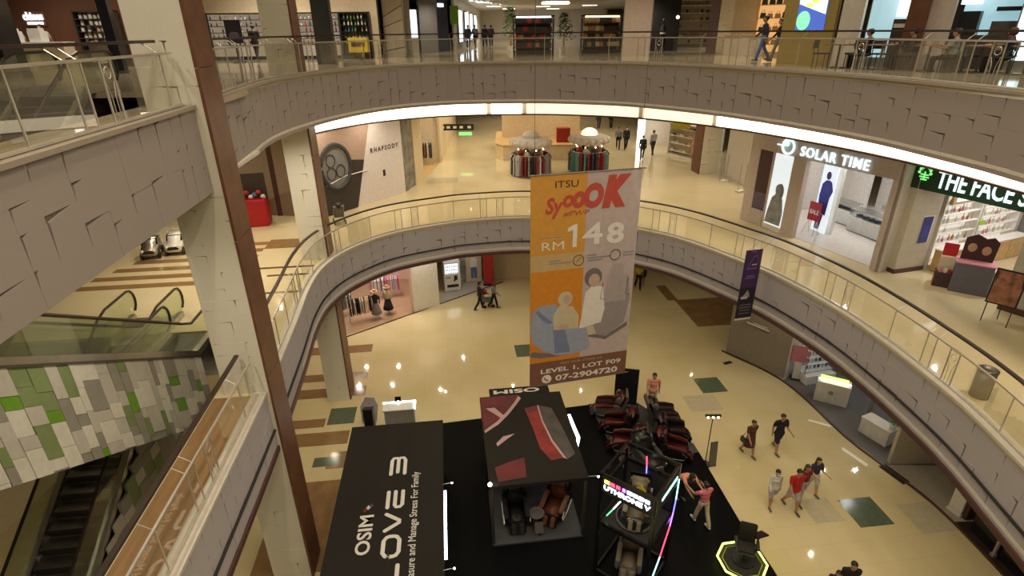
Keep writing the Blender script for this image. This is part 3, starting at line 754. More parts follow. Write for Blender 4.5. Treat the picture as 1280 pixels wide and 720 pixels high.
# booth with the big white lettering on its roof
b1 = thing('display_booth', 'black booth whose flat roof carries large white lettering', 'booth', (*uv(-2.18, 12.2), 0), A)
MB().box((0, 0, 2.36), (3.06, 7.2, .10)).build('roof', 'roof_black', b1)
MB().box((-1.48, 0, 1.2), (.08, 7.2, 2.2)).build('side_wall', 'black', b1)
MB().box((0, 3.55, 1.2), (2.9, .08, 2.2)).build('back_wall', 'black', b1)
for y in (-3.4, 3.4): MB().box((1.45, y, 1.2), (.08, .08, 2.2)).build('post', 'steel_dark', b1)
R90 = (0, 0, PI / 2)
fit(text('lettering', 'OSIM', .62, 'letter_white', b1, (-.58, -1.0, 2.412), R90, .003, .012), 1.31, .39)
def stroke(parent, pts, w, m, z):
    # flat rounded stroke of a letter; pts are (across, along) on the roof
    o = MB().tube([(a, b, 0) for a, b in pts], w, 8).build('lettering', m, parent, loc=(0, 0, z)); 
    for v in o.data.vertices: v.co.z *= .06
    for e in (pts[0], pts[-1]): 
        c = MB().lathe([(.005, 0), (w, 0), (w, .006), (.005, .006)], 10).build('lettering', m, parent, loc=(e[0], e[1], z - .003))
T_, B_, w_ = -.05, .36, .055
def yy(c0, c1, f): return c0 + (c1 - c0) * f
for c0, c1, sts in ((-3.62, -2.9, [[(T_, 0), (.22, 0), (B_, .18), (B_, .82), (.22, 1), (T_, 1)]]), (-2.75, -2.02, [[(T_, .05), (.25, .05), (B_, .2), (B_, 1)]]),
                    (-1.84, -1.1, [[(.1, 0), (.02, .04), (T_, .2), (T_, .8), (.02, .96), (.1, 1), (.21, 1), (.29, .96), (B_, .8), (B_, .2), (.29, .04), (.21, 0), (.1, 0)]]),
                    (-1.0, -.33, [[(T_, 0), (B_ - .03, .45), (B_ - .03, .55), (T_, 1)]]), (-.2, .5, [[(T_, .02), (T_, 1)], [(.15, 1), (.15, .12), (.19, .02), (.30, .02), (B_, .14), (B_, 1)]]),
                    (1.12, 1.92, [[(T_, 0), (T_, .85), (.0, 1), (.1, 1), (.15, .9), (.15, .1)], [(.15, .9), (.2, 1), (.3, 1), (B_, .85), (B_, 0)]])):
    for st in sts: stroke(b1, [(a, yy(c0 + .05, c1 - .05, f)) for a, f in st], w_, 'letter_white', 2.414)
fit(text('lettering', 'Measure and Manage Stress For Family', .34, 'letter_white', b1, (.72, -.78, 2.412), R90, .003, .002), 3.93, .27)
mat('led_off', (.05, .06, .2), .6)
for x, y, m in ((-.66, -.18, 'print_red_bright'), (-.58, -.08, 'letter_white'), (-.50, -.02, 'led_off')):
    MB().tube([(x, y - .07, 2.415), (x, y + .07, 2.415)], .025, 6).tube([(x - .06, y, 2.415), (x + .06, y, 2.415)], .02, 6).build('emblem', m, b1)
led1 = MB().box((1.57, -.83, 2.36), (.07, 2.3, .08)).build('light_tube', 'led_white', b1)
for y in (.55, -2.37):
    MB().tube([(1.5, y, 2.42), (1.75, y, 2.46)], .012).build('lamp_arm', 'steel', b1); MB().ball((1.78, y, 2.45), .025).build('lamp', 'lamp_white', b1)
# reception desk, brochure stand and spotlight at the far end of it
dk = thing('reception_desk', 'small white reception desk with a glowing rim behind the lettered booth', 'desk', (-4.55, 18.25, 0), A)
MB().box((0, 0, .5), (1.15, .42, 1.0)).build('body', 'grey_wall', dk); MB().box((0, 0, 1.03), (1.25, .5, .05)).build('top', 'white_gloss', dk)
b = MB().box((0, .28, 1.05), (1.3, .05, .06)).box((.63, .03, 1.05), (.05, .5, .06)); b.build('light_rim', 'led_white', dk)
tb = thing('tablet', 'small dark tablet stand on the reception desk', 'tablet', (-4.62, 18.5, 1.08), A)
MB().box((0, 0, .14), (.24, .04, .2), 0, (-.3, 0)).build('screen', 'black_gloss', tb); MB().tube([(0, .03, 0), (0, .02, .1)], .02).build('foot', 'black', tb); MB().ball((0, -.03, .06), .03).build('lamp', 'lamp_white', tb)
lc = thing('lectern', 'narrow black lectern left of the reception desk', 'lectern', (-5.75, 18.1, 0), A)
MB().prism([(-.2, 0), (.2, 0), (.2, .95), (-.2, 1.1)], -.18, .18, 'x').build('body', 'black', lc); MB().box((0, 0, 1.06), (.42, .46, .03), 0, (-.35, 0)).build('top', 'black_gloss', lc)
ac = thing('display_stand', 'pale translucent acrylic display panel behind the lectern', 'display stand', (-5.95, 18.75, 0), A)
MB().prism([(-.3, 0), (.3, 0), (.42, .7), (.3, 1.1), (-.05, 1.15), (-.3, .7)], -.02, .02, 'y').build('panel', mat('acrylic', (.42, .41, .46), .3, alpha=.7), ac); MB().box((0, 0, .02), (.6, .35, .04)).build('base', 'steel', ac)

# booth with the red printed roof
b2 = thing('display_booth', 'black booth with a red and grey chair picture printed on its roof', 'booth', (*uv(2.16, 14.55), .10), A)
MB().box((0, 0, 2.38), (2.95, 4.4, .12)).build('roof', 'roof_black', b2)
MB().box((0, 2.1, 1.15), (2.85, .1, 2.3)).build('back_wall', 'black', b2)
for s in (-1, 1): MB().box((s * 1.42, 1.1, 1.15), (.06, 2.0, 2.3)).build('side_wall', 'black', b2)
for s in (-1, 1):
    MB().box((s * 1.4, -2.12, 1.16), (.09, .09, 2.32)).build('post', 'steel_dark', b2)
MB().box((0, -.4, .03), (2.8, 3.6, .06)).build('floor_mat', 'carpet_grey', b2)
zr = 2.445
def flat(parent, poly, z, m, name='print'): return MB().prism(poly, z - .002, z + .002).build(name, m, parent)
flat(b2, [(-1.46, 2.18), (-.05, 2.18), (-.25, 1.75), (-.6, 1.2), (-1.0, .7), (-1.45, .3)], zr, 'print_red')
flat(b2, [(-1.44, .32), (-1.0, .72), (-.6, 1.22), (-.25, 1.77), (-.08, 2.1), (0, 1.95), (-.18, 1.65), (-.53, 1.1), (-.93, .6), (-1.42, .2)], zr + .003, 'print_pink')
flat(b2, [(-1.3, 1.5), (-1.0, 1.52), (-.68, .98), (-.82, .9)], zr + .004, 'print_pink')
def sq(poly): return [(x, 1.33 * y - .35) for x, y in poly]
flat(b2, sq([(.05, 1.25), (.5, 1.32), (.52, .7), (.66, -.1), (.9, -.7), (.5, -.75), (.25, -.3), (.18, .4)]), zr, 'print_red_bright')
flat(b2, sq([(.05, 1.28), (.5, 1.35), (.5, 1.15), (.15, 1.05)]), zr + .003, 'print_red')
flat(b2, sq([(.5, 1.35), (.56, 1.35), (.58, .7), (.72, -.05), (1.0, -.75), (.9, -.7), (.66, -.1), (.52, .7)]), zr + .004, 'print_pink')
flat(b2, sq([(.58, 1.35), (.98, 1.2), (1.15, .4), (1.3, -.6), (1.02, -.75), (.74, -.05), (.6, .7)]), zr, 'print_grey')
flat(b2, [(-1.1, -.35), (-.85, -.05), (-.45, .05), (-.75, -.2), (-1.08, -.5)], zr + .003, 'print_pink')
flat(b2, [(-1.25, -1.45), (-.8, -1.25), (-.3, -1.1), (-.35, -1.95), (-1.2, -2.05)], zr, 'print_red')
MB().box((0, 2.45, 2.38), (2.2, .46, .1)).build('back_sign', 'roof_black', b2)
fit(text('lettering', 'OSIM', .38, 'letter_white', b2, (-.1, 2.44, 2.432), (0, 0, PI), .002, .012), 1.7, .24)
lt = MB(); lt.box((1.55, .22, 2.40), (.09, 1.2, .07), .05).box((1.52, -.55, 2.40), (.09, .40, .07), -.35).build('light_tube', 'led_white', b2)
MB().tube([(-1.4, -2.1, 2.4), (-1.45, -2.2, 2.52)], .012).build('lamp_arm', 'steel', b2); MB().ball((-1.46, -2.22, 2.55), .06).build('lamp', 'lamp_white', b2)
MB().tube([(1.4, -2.1, 2.4), (1.75, -2.15, 2.42)], .012).build('lamp_arm', 'steel', b2); MB().ball((1.78, -2.16, 2.40), .03).build('lamp', 'lamp_white', b2)
spot((*uv(2.7, 13.6), 2.3), 9, WARMW, 120, .05)

mat('leather_brown', (.16, .05, .02), .4); mat('leather_black', (.02, .018, .017), .4); mat('leather_red', (.065, .008, .008), .3); mat('leather_dark', (.022, .010, .009), .35); mat('leather_grey', (.11, .095, .09), .45); mat('leather_cream', (.20, .165, .11), .45); mat('leather_yellow', (.55, .45, .03), .45)
def massage_chair(label, loc, rz, shell='black_gloss', cushion='leather_brown', trim='white_gloss', recl=0.35, group=None, scale=1.0):
    t = thing('massage_chair', label, 'massage chair', loc, rz, group); t.scale = (scale,) * 3
    MB().prism([(-.45, 0), (.45, 0), (.5, .12), (.3, .22), (-.5, .22), (-.55, .1)], -.26, .26, 'x').build('base', shell, t, bevel=.02)
    for s in (-1, 1):                                      # curved side shells with padded arms
        pr = [(-.58, .16), (-.1, .12), (.42, .16), (.52, .34), (.46, .56), (.2, .63), (-.12, .66), (-.34, .78), (-.55, .72), (-.68, .45)]
        MB().prism(pr, s * .30, s * .42, 'x').build('side_shell', shell, t, bevel=.03)
        MB().prism([(-.32, .62), (.46, .54), (.47, .62), (.1, .71), (-.28, .74)], s * .27, s * .43, 'x').build('armrest', cushion, t, bevel=.03)
        MB().tube([(s * .425, -.55, .3), (s * .43, -.1, .2), (s * .43, .4, .24), (s * .43, .5, .42), (s * .43, .3, .55)], .016, 5).build('trim_line', trim, t)
    MB().prism([(-.30, .34), (.46, .30), (.50, .42), (.42, .48), (-.32, .46)], -.29, .29, 'x').build('seat', cushion, t, bevel=.05, smooth=True)
    c, s_ = math.cos(recl), math.sin(recl)
    def rb(y, z): return (-.30 - z * s_ - y * c, .42 + z * c - y * s_)
    MB().prism([rb(-.10, 0), rb(-.13, .4), rb(-.10, .75), rb(.02, .86), rb(.14, .78), rb(.18, .3), rb(.14, -.05)], -.31, .31, 'x').build('backrest', cushion, t, bevel=.06, smooth=True)
    MB().prism([rb(.12, -.05), rb(.2, .3), rb(.17, .8), rb(.05, .92), rb(.13, .95), rb(.26, .82), rb(.28, .3), rb(.22, -.1)], -.36, .36, 'x').build('back_shell', shell, t, bevel=.03)
    hp = rb(-.17, .62); MB().ball((0, hp[0], hp[1]), (.2, .08, .11), 12, 7).build('headrest_pillow', cushion, t, True)
    for s in (-1, 1):
        sp = rb(-.06, .55); MB().ball((s * .30, sp[0], sp[1]), (.07, .14, .2), 10, 7).build('shoulder_wing', shell, t, True)
    MB().prism([(.46, .40), (.56, .36), (.70, .08), (.62, .03), (.5, .14), (.42, .28)], -.27, .27, 'x').build('footrest', shell, t, bevel=.03)
    for s in (-1, 1): MB().prism([(.50, .38), (.60, .36), (.74, .12), (.68, .08)], s * .06, s * .2, 'x').build('calf_pad', cushion, t, bevel=.02)
    return t
massage_chair('black massage chair at the left inside the booth with printed roof', (*uv(1.55, 13.25), .16), A + math.radians(180), cushion='leather_black', recl=.3, scale=.95)
massage_chair('brown leather massage chair at the right inside the booth with printed roof', (*uv(2.85, 13.35), .16), A + math.radians(150), cushion='leather_brown', recl=.3, scale=.95)
tbl = thing('side_table', 'small round-topped side table between the two massage chairs in the booth', 'table', (*uv(2.18, 12.95), .16), A)
MB().lathe([(.02, .5), (.24, .5), (.26, .53), (.24, .56), (.02, .56)], 18).build('top', 'leather_grey', tbl); MB().tube([(0, 0, .02), (0, 0, .5)], .05).build('leg', 'steel_dark', tbl); MB().lathe([(.02, 0), (.2, 0), (.2, .03), (.02, .03)], 16).build('foot', 'steel_dark', tbl)
sgn = thing('price_stand', 'small grey price stand in front of the side table', 'sign', (*uv(2.2, 12.55), .16), A)
MB().box((0, 0, .32), (.26, .03, .34), 0, (-.5, 0)).build('panel', 'leather_grey', sgn); MB().tube([(0, 0, 0), (0, 0, .3)], .02).build('stem', 'steel_dark', sgn)
# rows of chairs on the grey carpet
ch = [((3.85, 18.85), 80, 'leather_grey', 'leather_red', 'massage chair with a grey headrest at the far left of the red group'), ((4.05, 17.78), 80, 'black_gloss', 'leather_red', 'dark red massage chair in the left row, below the black panel'),
      ((4.2, 16.7), 80, 'leather_dark', 'leather_red', 'dark red massage chair nearest the light tower, left row'),
      ((6.1, 18.35), 270, 'leather_grey', 'leather_dark', 'dark brown massage chair at the right, in front of the standing person'), ((6.2, 17.3), 265, 'black_gloss', 'leather_dark', 'dark brown massage chair in the right row'),
      ((5.95, 16.3), 250, 'black_gloss', 'leather_red', 'red massage chair at the near end of the right row'), ((4.9, 15.75), 200, 'steel_dark', 'leather_black', 'black massage chair with shiny shell behind the light tower')]
for (p, a, sh, cu, lb) in ch: massage_chair(lb, (p[0], p[1], .105), math.radians(a), sh, cu, 'steel', .45, 'massage chairs on the grey carpet', .95)
pn = thing('standing_sign', 'tall black sign panel standing behind the massage chairs', 'sign', (4.75, 19.55, 0), math.radians(-12))
MB().box((0, 0, .95), (.95, .06, 1.8)).build('panel', 'black', pn); MB().box((0, 0, .03), (1.0, .4, .06)).build('base', 'black', pn)
inst('mat_strip', unit('black_matte'), stg, (5.0, 17.9, .108), math.radians(12), (.55, 2.9, .01))
# lamp stand
ls = thing('lamp_stand', 'slim black lamp stand with a row of small lamps beside the stage', 'lamp', (7.03, 15.95, 0), 0)
MB().tube([(0, 0, 0), (0, 0, 2.2)], .018).build('pole', 'black', ls); MB().lathe([(.02, 0), (.2, 0), (.2, .03), (.02, .04)], 14).build('base', 'black', ls)
MB().box((0, 0, 2.22), (.55, .08, .06)).build('bar', 'black', ls)
for x in (-.18, 0, .18): MB().ball((x, -.03, 2.16), .035).build('lamp', 'lamp_white', ls)
lp = thing('leaflet_panel', 'narrow pale panel leaning beside the lamp stand', 'sign', (7.25, 15.9, 0), .2)
MB().box((0, 0, .55), (.28, .03, 1.0), 0, (-.1, 0)).build('panel', 'leather_grey', lp); MB().box((0, .05, .02), (.3, .25, .04)).build('base', 'steel_dark', lp)

# tower: open black frame with lit lettering and light tubes
ta = math.atan2(-.93, 1.21)
tw = thing('display_tower', 'tall open black frame tower with lit lettering and coloured light tubes', 'display tower', (3.42, 11.6, .10), ta)
HB = .765
for x in (-HB, HB):
    for y in (-HB, HB): MB().box((x, y, 1.9), (.09, .09, 3.8)).build('post', 'black_gloss', tw)
for z in (3.72, 3.2, 2.0, .08):
    for s in (-1, 1):
        MB().box((0, s * HB, z), (2 * HB, .07, .12)).build('beam', 'black_gloss', tw); MB().box((s * HB, 0, z), (.07, 2 * HB, .12)).build('beam', 'black_gloss', tw)
MB().box((0, -HB - .02, 3.45), (2 * HB + .1, .04, .56)).build('sign_board', 'black_matte', tw); MB().box((HB + .02, 0, 3.45), (.04, 2 * HB + .1, .56)).build('sign_board', 'black_matte', tw)
MB().box((0, HB, 2.6), (2 * HB, .04, 1.2)).build('back_panel', 'black_matte', tw); MB().box((0, 0, 1.98), (1.45, 1.45, .05)).build('deck', 'black_matte', tw)
for i, (m, w) in enumerate([('led_yellow', .16), ('led_red', .14), ('led_red', .13), ('led_violet', .1), ('led_white', .16), ('led_white', .14), ('led_white', .15), ('led_white', .13)]):
    MB().box((-.58 + i * .165, -HB - .045, 3.57), (w * .9, .012, .11)).build('sign_light', m, tw)
glow('led_letter', (.75, .88, 1.0), 7.0)
text('lettering', 'UTHRONE V', .21, 'led_letter', tw, (0, -HB - .05, 3.36), UP, .006, .006, sx=1.12)
MB().box((HB + .045, .1, 3.45), (.012, 1.0, .09)).build('sign_light', 'led_cyan', tw)
def tubes(parent, pts, mats_):
    for (a, b), m in zip(zip(pts, pts[1:]), mats_): MB().tube([a, b], .016, 6).build('light_tube', m, parent)
tubes(tw, [(HB + .06, .72, 3.3), (HB + .06, .70, 2.6), (HB + .06, .62, 2.15), (HB + .06, .5, 1.75), (HB + .06, 0, 1.0), (HB + .06, -.45, .55), (HB + .06, -.7, .35)], ['led_cyan', 'led_blue', 'led_violet', 'led_red', 'led_cyan', 'led_blue', 'led_red'])
tubes(tw, [(-.15, HB - .06, 3.6), (-.12, HB - .06, 3.25), (-.1, HB - .06, 2.9), (-.08, HB - .06, 2.5)], ['led_red', 'led_blue', 'led_violet'])
tubes(tw, [(-.25, -.55, 2.9), (-.42, -.6, 2.55), (-.6, -.62, 2.2)], ['led_white', 'led_green'])
massage_chair('yellow and cream gaming massage chair on the upper deck of the tower', (*(Vector((3.42, 11.6)) + Vector((0, 0))), 2.11), ta + math.radians(200), 'black_gloss', 'leather_cream', 'led_off', .3, None, .85)
MB().prism([(-.3, .2), (.3, .2), (0, .55)], -.02, .02, 'y').build('emblem', 'leather_yellow', tw, loc=(.1, -.1, 2.75))
MB().tube([(.5 * math.cos(q * .4), .5 * math.sin(q * .4) - .1, 2.06) for q in range(17)], .035, 6).build('light_ring', 'leather_grey', tw)
massage_chair('white and violet massage chair on the lower deck of the tower', (3.35, 11.55, .22), ta + math.radians(200), 'leather_grey', 'leather_cream', 'led_off', .3, None, .85)
lp2 = thing('poster_stand', 'white leaflet panel standing inside the tower top', 'poster', (3.75, 12.0, 2.11), ta)
MB().box((0, 0, .45), (.34, .02, .5), 0, (-.2, 0)).build('panel', 'white', lp2); MB().box((0, 0, .1), (.3, .2, .2)).build('base', 'black', lp2)
# neon octagon with pedestal and tablet
oc = thing('neon_plinth', 'octagonal black plinth rimmed with yellow neon at the stage edge', 'plinth', (6.72, 11.62, .10), math.radians(8))
def octa(r): return [(r * math.cos(PI / 8 + k * PI / 4), r * math.sin(PI / 8 + k * PI / 4)) for k in range(8)]
MB().prism(octa(.66), 0, .16).build('body', 'black_matte', oc)
P8 = octa(.70); MB().tube([(x, y, .18) for x, y in P8 + P8[:1]], .028, 6).build('neon_rim', 'led_neon', oc)
MB().tube([(x * .8, y * .8, .165) for x, y in P8 + P8[:1]], .01, 4).build('inner_rim', mat('letter_yellow', (.35, .33, .06)), oc)
gs = thing('gaming_seat', 'dark gaming seat standing on the neon-rimmed plinth', 'chair', (6.78, 11.68, .26), math.radians(160))
MB().lathe([(.05, 0), (.34, .0), (.34, .04), (.05, .07)], 12).build('base', 'black', gs); MB().tube([(0, 0, .05), (0, 0, .42)], .05).build('column', 'black', gs)
MB().box((0, 0, .47), (.5, .5, .12)).build('seat', 'leather_black', gs, bevel=.04); MB().prism([(-.26, .5), (-.18, .5), (-.26, 1.15), (-.36, 1.15)], -.24, .24, 'x').build('backrest', 'leather_black', gs, bevel=.03)
for s in (-1, 1): MB().box((s * .3, .02, .68), (.08, .34, .05)).tube([(s * .3, 0, .45), (s * .3, 0, .68)], .02).build('armrest', 'black', gs)
ps = thing('tablet_stand', 'slim stand with tilted dark tablet beside the neon plinth', 'tablet', (7.22, 11.9, 0), 0)
MB().tube([(0, 0, 0), (0, 0, .95)], .03).build('pole', 'black', ps); MB().lathe([(.02, 0), (.17, 0), (.17, .02), (.02, .03)], 12).build('base', 'black', ps); MB().box((0, 0, 1.0), (.42, .3, .04), .3, (-.4, 0)).build('screen', 'leather_dark', ps)
# ---------------------------------------------------------------- hanging banners
mat('ban_orange', (.68, .34, .05), .7, alpha=.84); mat('ban_lilac', (.55, .46, .48), .7, alpha=.82); mat('ban_pale', (.38, .33, .35), .7); mat('ban_deep', (.66, .25, .02), .7, alpha=.9); mat('ban_brown', (.19, .085, .055), .7); mat('ban_red', (.50, .075, .055), .7)
mat('ban_dark', (.07, .045, .035), .7); mat('ban_white', (.74, .70, .68), .7); mat('ban_blue', (.30, .34, .46), .7); mat('ban_blue_deep', (.17, .21, .36), .7); mat('ban_cream', (.55, .47, .33), .7); mat('ban_grey', (.28, .25, .27), .7); mat('ban_greydark', (.16, .14, .15), .7); mat('ban_band', (.52, .36, .17), .7); mat('ban_skin', (.50, .36, .30), .7)
bl, br = Vector((.48, 13.5)), Vector((3.37, 14.22))
bw = (br - bl).length; bz0, bz1 = 5.20, 11.37; bh = bz1 - bz0
bn = thing('hanging_banner', 'large orange and lilac advertising banner hanging in the middle of the atrium', 'banner', (bl.x, bl.y, bz0), math.atan2(br.y - bl.y, br.x - bl.x))
def fl(poly, d, m, name='print'): return MB().prism([(x * bw, y * bh) for x, y in poly], -d - .002, -d, 'y').build(name, m, bn)
MB().box((bw / 4, 0, bh / 2), (bw / 2, .006, bh)).build('cloth', 'ban_orange', bn)
MB().box((bw * 3 / 4, 0, bh / 2), (bw / 2, .006, bh)).build('cloth', 'ban_lilac', bn)
for z in (0, bh): MB().tube([(-.05, 0, z), (bw + .1, 0, z)], .02, 6).build('rod', 'steel_dark', bn)
for x in (.1, bw - .1): MB().tube([(x, 0, bh), (x, 0, 21 - bz0)], .006, 4).build('wire', 'steel_dark', bn)
fl([(0, 0), (1, 0), (1, .127), (0, .127)], .006, 'ban_brown')
fl([(0, .127), (.5, .127), (.5, .582), (0, .582)], .005, 'ban_deep'); fl([(0, .582), (.5, .582), (.5, .658), (0, .658)], .006, 'ban_band')
def tx(body, x0, x1, y0, y1, m, bold=.01, shear=0.0, d=.01): return fit(text('lettering', body, .3, m, bn, ((x0 + x1) / 2 * bw, -d, (y0 + y1) / 2 * bh), UP, .001, bold, shear=shear), (x1 - x0) * bw, (y1 - y0) * bh)
tx('ITSU', .215, .42, .943, .972, 'ban_dark', 0)
tx('Sy', .13, .29, .815, .905, 'ban_red', .01, .2); tx('o', .285, .385, .858, .912, 'ban_red', .012, .2); tx('o', .37, .49, .852, .924, 'ban_red', .014, .2, .0105); tx('O', .47, .655, .846, .955, 'ban_red', .02, .15, .011); tx('K', .64, .90, .842, .982, 'ban_red', .03, .25, .012); tx('#PWP', .29, .53, .818, .843, 'ban_red', 0, .2, .0115)
tx('RM', .103, .307, .677, .714, 'ban_white', 0); fl([(.385, .682), (.425, .682), (.425, .783), (.395, .783), (.338, .768), (.338, .752), (.385, .758)], .01, 'ban_white', 'lettering'); tx('4', .475, .665, .686, .783, 'ban_white', .006); tx('8', .705, .872, .680, .776, 'ban_white', .01)
for x0, x1, y in ((.09, .3, .735), (.18, .3, .722)): fl([(x0, y), (x1, y), (x1, y + .006), (x0, y + .006)], .008, 'ban_band')
def ringp(x, y, r): MB().tube([(x * bw + r * bw * math.cos(q * PI / 8), -.01, y * bh + r * bw * math.sin(q * PI / 8)) for q in range(17)], .010, 4).build('print', 'ban_dark', bn)
ringp(.448, .619, .05); ringp(.80, .627, .05)
MB().tube([(.43 * bw, -.01, .61 * bh), (.45 * bw, -.01, .622 * bh), (.465 * bw, -.01, .63 * bh)], .008, 4).build('print', 'ban_dark', bn)
for x0, x1, y in ((.17, .38, .612), (.17, .28, .624), (.53, .76, .622), (.53, .62, .634), (.53, .68, .610), (.88, .98, .632), (.88, .98, .618)): fl([(x0, y), (x1, y), (x1, y + .006), (x0, y + .006)], .008, 'ban_grey')
def blob(cx, cy, rx, ry, d, m, n=18): return fl([(cx + rx * math.cos(2 * PI * k / n), cy + ry * math.sin(2 * PI * k / n)) for k in range(n)], d, m)
# woman in a headscarf in a pale blue massage chair; a second chair and a standing woman: all flat print
fl([(.0, .30), (.02, .39), (.10, .42), (.25, .42), (.36, .33), (.52, .27), (.60, .20), (.58, .165), (.42, .15), (.26, .155), (.12, .19), (.03, .235)], .008, 'ban_blue')
fl([(.20, .17), (.02, .19), (.0, .165), (.1, .15), (.34, .15)], .007, 'ban_greydark')
fl([(.22, .31), (.36, .30), (.40, .165), (.25, .165)], .009, 'ban_blue_deep'); fl([(.05, .39), (.12, .345), (.18, .325), (.22, .33), (.13, .37), (.08, .40)], .009, 'ban_blue_deep')
fl([(.23, .29), (.47, .28), (.475, .35), (.41, .40), (.28, .41), (.22, .36)], .010, 'ban_cream'); blob(.335, .44, .07, .037, .011, 'ban_cream'); blob(.35, .437, .04, .022, .012, 'ban_skin'); blob(.33, .30, .05, .015, .0115, 'ban_skin')
fl([(.34, .29), (.56, .28), (.60, .185), (.53, .18), (.49, .25), (.42, .25), (.47, .175), (.40, .17)], .0105, 'ban_blue')
fl([(.56, .235), (.76, .205), (.98, .265), (.97, .285), (.76, .225), (.58, .25)], .007, 'ban_greydark'); fl([(.58, .25), (.76, .222), (.94, .285), (.98, .40), (.95, .52), (.82, .50), (.70, .36)], .0075, 'ban_grey'); fl([(.72, .40), (.94, .40), (.93, .53), (.74, .53)], .008, 'ban_pale')
blob(.83, .55, .07, .035, .0085, 'ban_pale')
fl([(.50, .34), (.53, .46), (.60, .49), (.70, .48), (.73, .37), (.70, .30), (.58, .29), (.48, .28)], .0095, 'ban_white'); blob(.60, .53, .085, .045, .0097, 'ban_greydark'); blob(.61, .515, .055, .032, .011, 'ban_skin'); fl([(.50, .30), (.60, .32), (.66, .24), (.52, .24)], .0092, 'ban_cream')
for x, a, b in ((.70, .50, .42), (.95, .51, .43)): MB().tube([(x * bw, -.012, a * bh), ((x - .02) * bw, -.012, b * bh), ((x + .03) * bw, -.012, (b - .005) * bh)], .008, 4).build('print', 'ban_dark', bn)
tx('VISIT OUR STORE AT', .30, .74, .104, .114, 'ban_band', 0); tx('LEVEL 1, LOT F09', .11, .94, .060, .088, 'ban_white', .006); tx('07-2904720', .26, .91, .014, .046, 'ban_white', .008)
blob(.17, .032, .05, .023, .009, 'ban_white'); MB().tube([(.15 * bw, -.012, .042 * bh), (.155 * bw, -.012, .032 * bh), (.185 * bw, -.012, .023 * bh)], .018, 5).build('print', 'ban_brown', bn)
# small purple banner in front of the first-floor fascia
mat('purple', (.045, .018, .09), .6); mat('purple_dark', (.012, .010, .03), .6); mat('purple_print', (.22, .10, .34), .6); mat('pale_print', (.45, .42, .5), .6)
pb = thing('hanging_banner', 'small dark purple banner hanging before the first-floor balustrade', 'banner', (8.30, 18.45, 4.72), math.radians(14))
pwid, ph = .68, 2.72
MB().box((pwid / 2, 0, ph * .73), (pwid, .012, ph * .54)).build('cloth', 'purple', pb); MB().box((pwid / 2, 0, ph * .23), (pwid, .012, ph * .46)).build('cloth', 'purple_dark', pb)
MB().box((pwid / 2, 0, -.04), (pwid, .014, .08)).build('hem', 'letter_white', pb)
MB().tube([(pwid * .5 + .2 * math.cos(q * .6), -.012, ph * .82 + .28 * math.sin(q * .9)) for q in range(13)], .008, 4).build('print', 'purple_print', pb)
for z, w, m in ((.735, .5, 'purple_print'), (.63, .45, 'purple_print'), (.60, .6, 'purple_print'), (.975, .3, 'purple_print'), (.20, .7, 'ban_greydark'), (.16, .75, 'ban_greydark'), (.12, .6, 'ban_greydark'), (.07, .7, 'ban_greydark')):
    MB().box((pwid * .5, -.008, ph * z), (pwid * w, .004, .035)).build('print', m, pb)
MB().box((pwid * .62, -.008, ph * .79), (pwid * .3, .004, .04)).build('print', 'pale_print', pb); MB().box((pwid * .35, -.008, ph * .31), (pwid * .4, .004, .1)).build('print', 'pale_print', pb)
MB().prism([(.15, .88), (.25, 1.02), (.33, 1.15), (.42, 1.0), (.46, .85), (.3, .9)], -.012, -.008, 'y').build('print', 'ban_grey', pb)
for x in (.04, pwid - .04):
    wl = Vector((8.30 + x * math.cos(math.radians(14)), 18.45 + x * math.sin(math.radians(14)))); hp_ = E1.off(E1.sfind(wl), .40) - Vector((8.30, 18.45))
    hx, hy = hp_.x * math.cos(-math.radians(14)) - hp_.y * math.sin(-math.radians(14)), hp_.x * math.sin(-math.radians(14)) + hp_.y * math.cos(-math.radians(14))
    MB().tube([(x, 0, ph - .02), (hx, hy, L1 + 1.17 - 4.72)], .006, 4).build('wire', 'steel_dark', pb)

# ---------------------------------------------------------------- shop helpers
def shopwall(name, label, x0, y0, x1, y1, z0, z1, m, th=.15):
    a = math.atan2(y1 - y0, x1 - x0); L = math.hypot(x1 - x0, y1 - y0)
    o = MB().box((L / 2, th / 2, (z1 - z0) / 2), (L, th, z1 - z0)).build(name, m, None, loc=(x0, y0, z0), rz=a)
    return tag(o, label, 'wall', kind='structure')
PRODUCTS = {}
def product_mesh(kind, m):
    k = (kind, m)
    if k not in PRODUCTS:
        b = MB()
        if kind == 'bottle': b.lathe([(.035, 0), (.04, .02), (.04, .11), (.015, .14), (.015, .19), (.02, .19), (.02, .21), (.005, .21)], 8)
        elif kind == 'box': b.box((0, 0, .08), (.12, .08, .16)).box((0, 0, .165), (.10, .06, .01))
        elif kind == 'bag': b.prism([(-.14, 0), (.14, 0), (.11, .2), (-.11, .2)], -.05, .05, 'y').tube([(-.07, 0, .2), (-.05, 0, .3), (.05, 0, .3), (.07, 0, .2)], .012, 5)
        elif kind == 'shoe': b.prism([(-.13, 0), (.13, 0), (.13, .04), (.03, .07), (-.04, .12), (-.13, .11)], -.045, .045, 'y')
        PRODUCTS[k] = b.mesh(kind, m)
    return PRODUCTS[k]
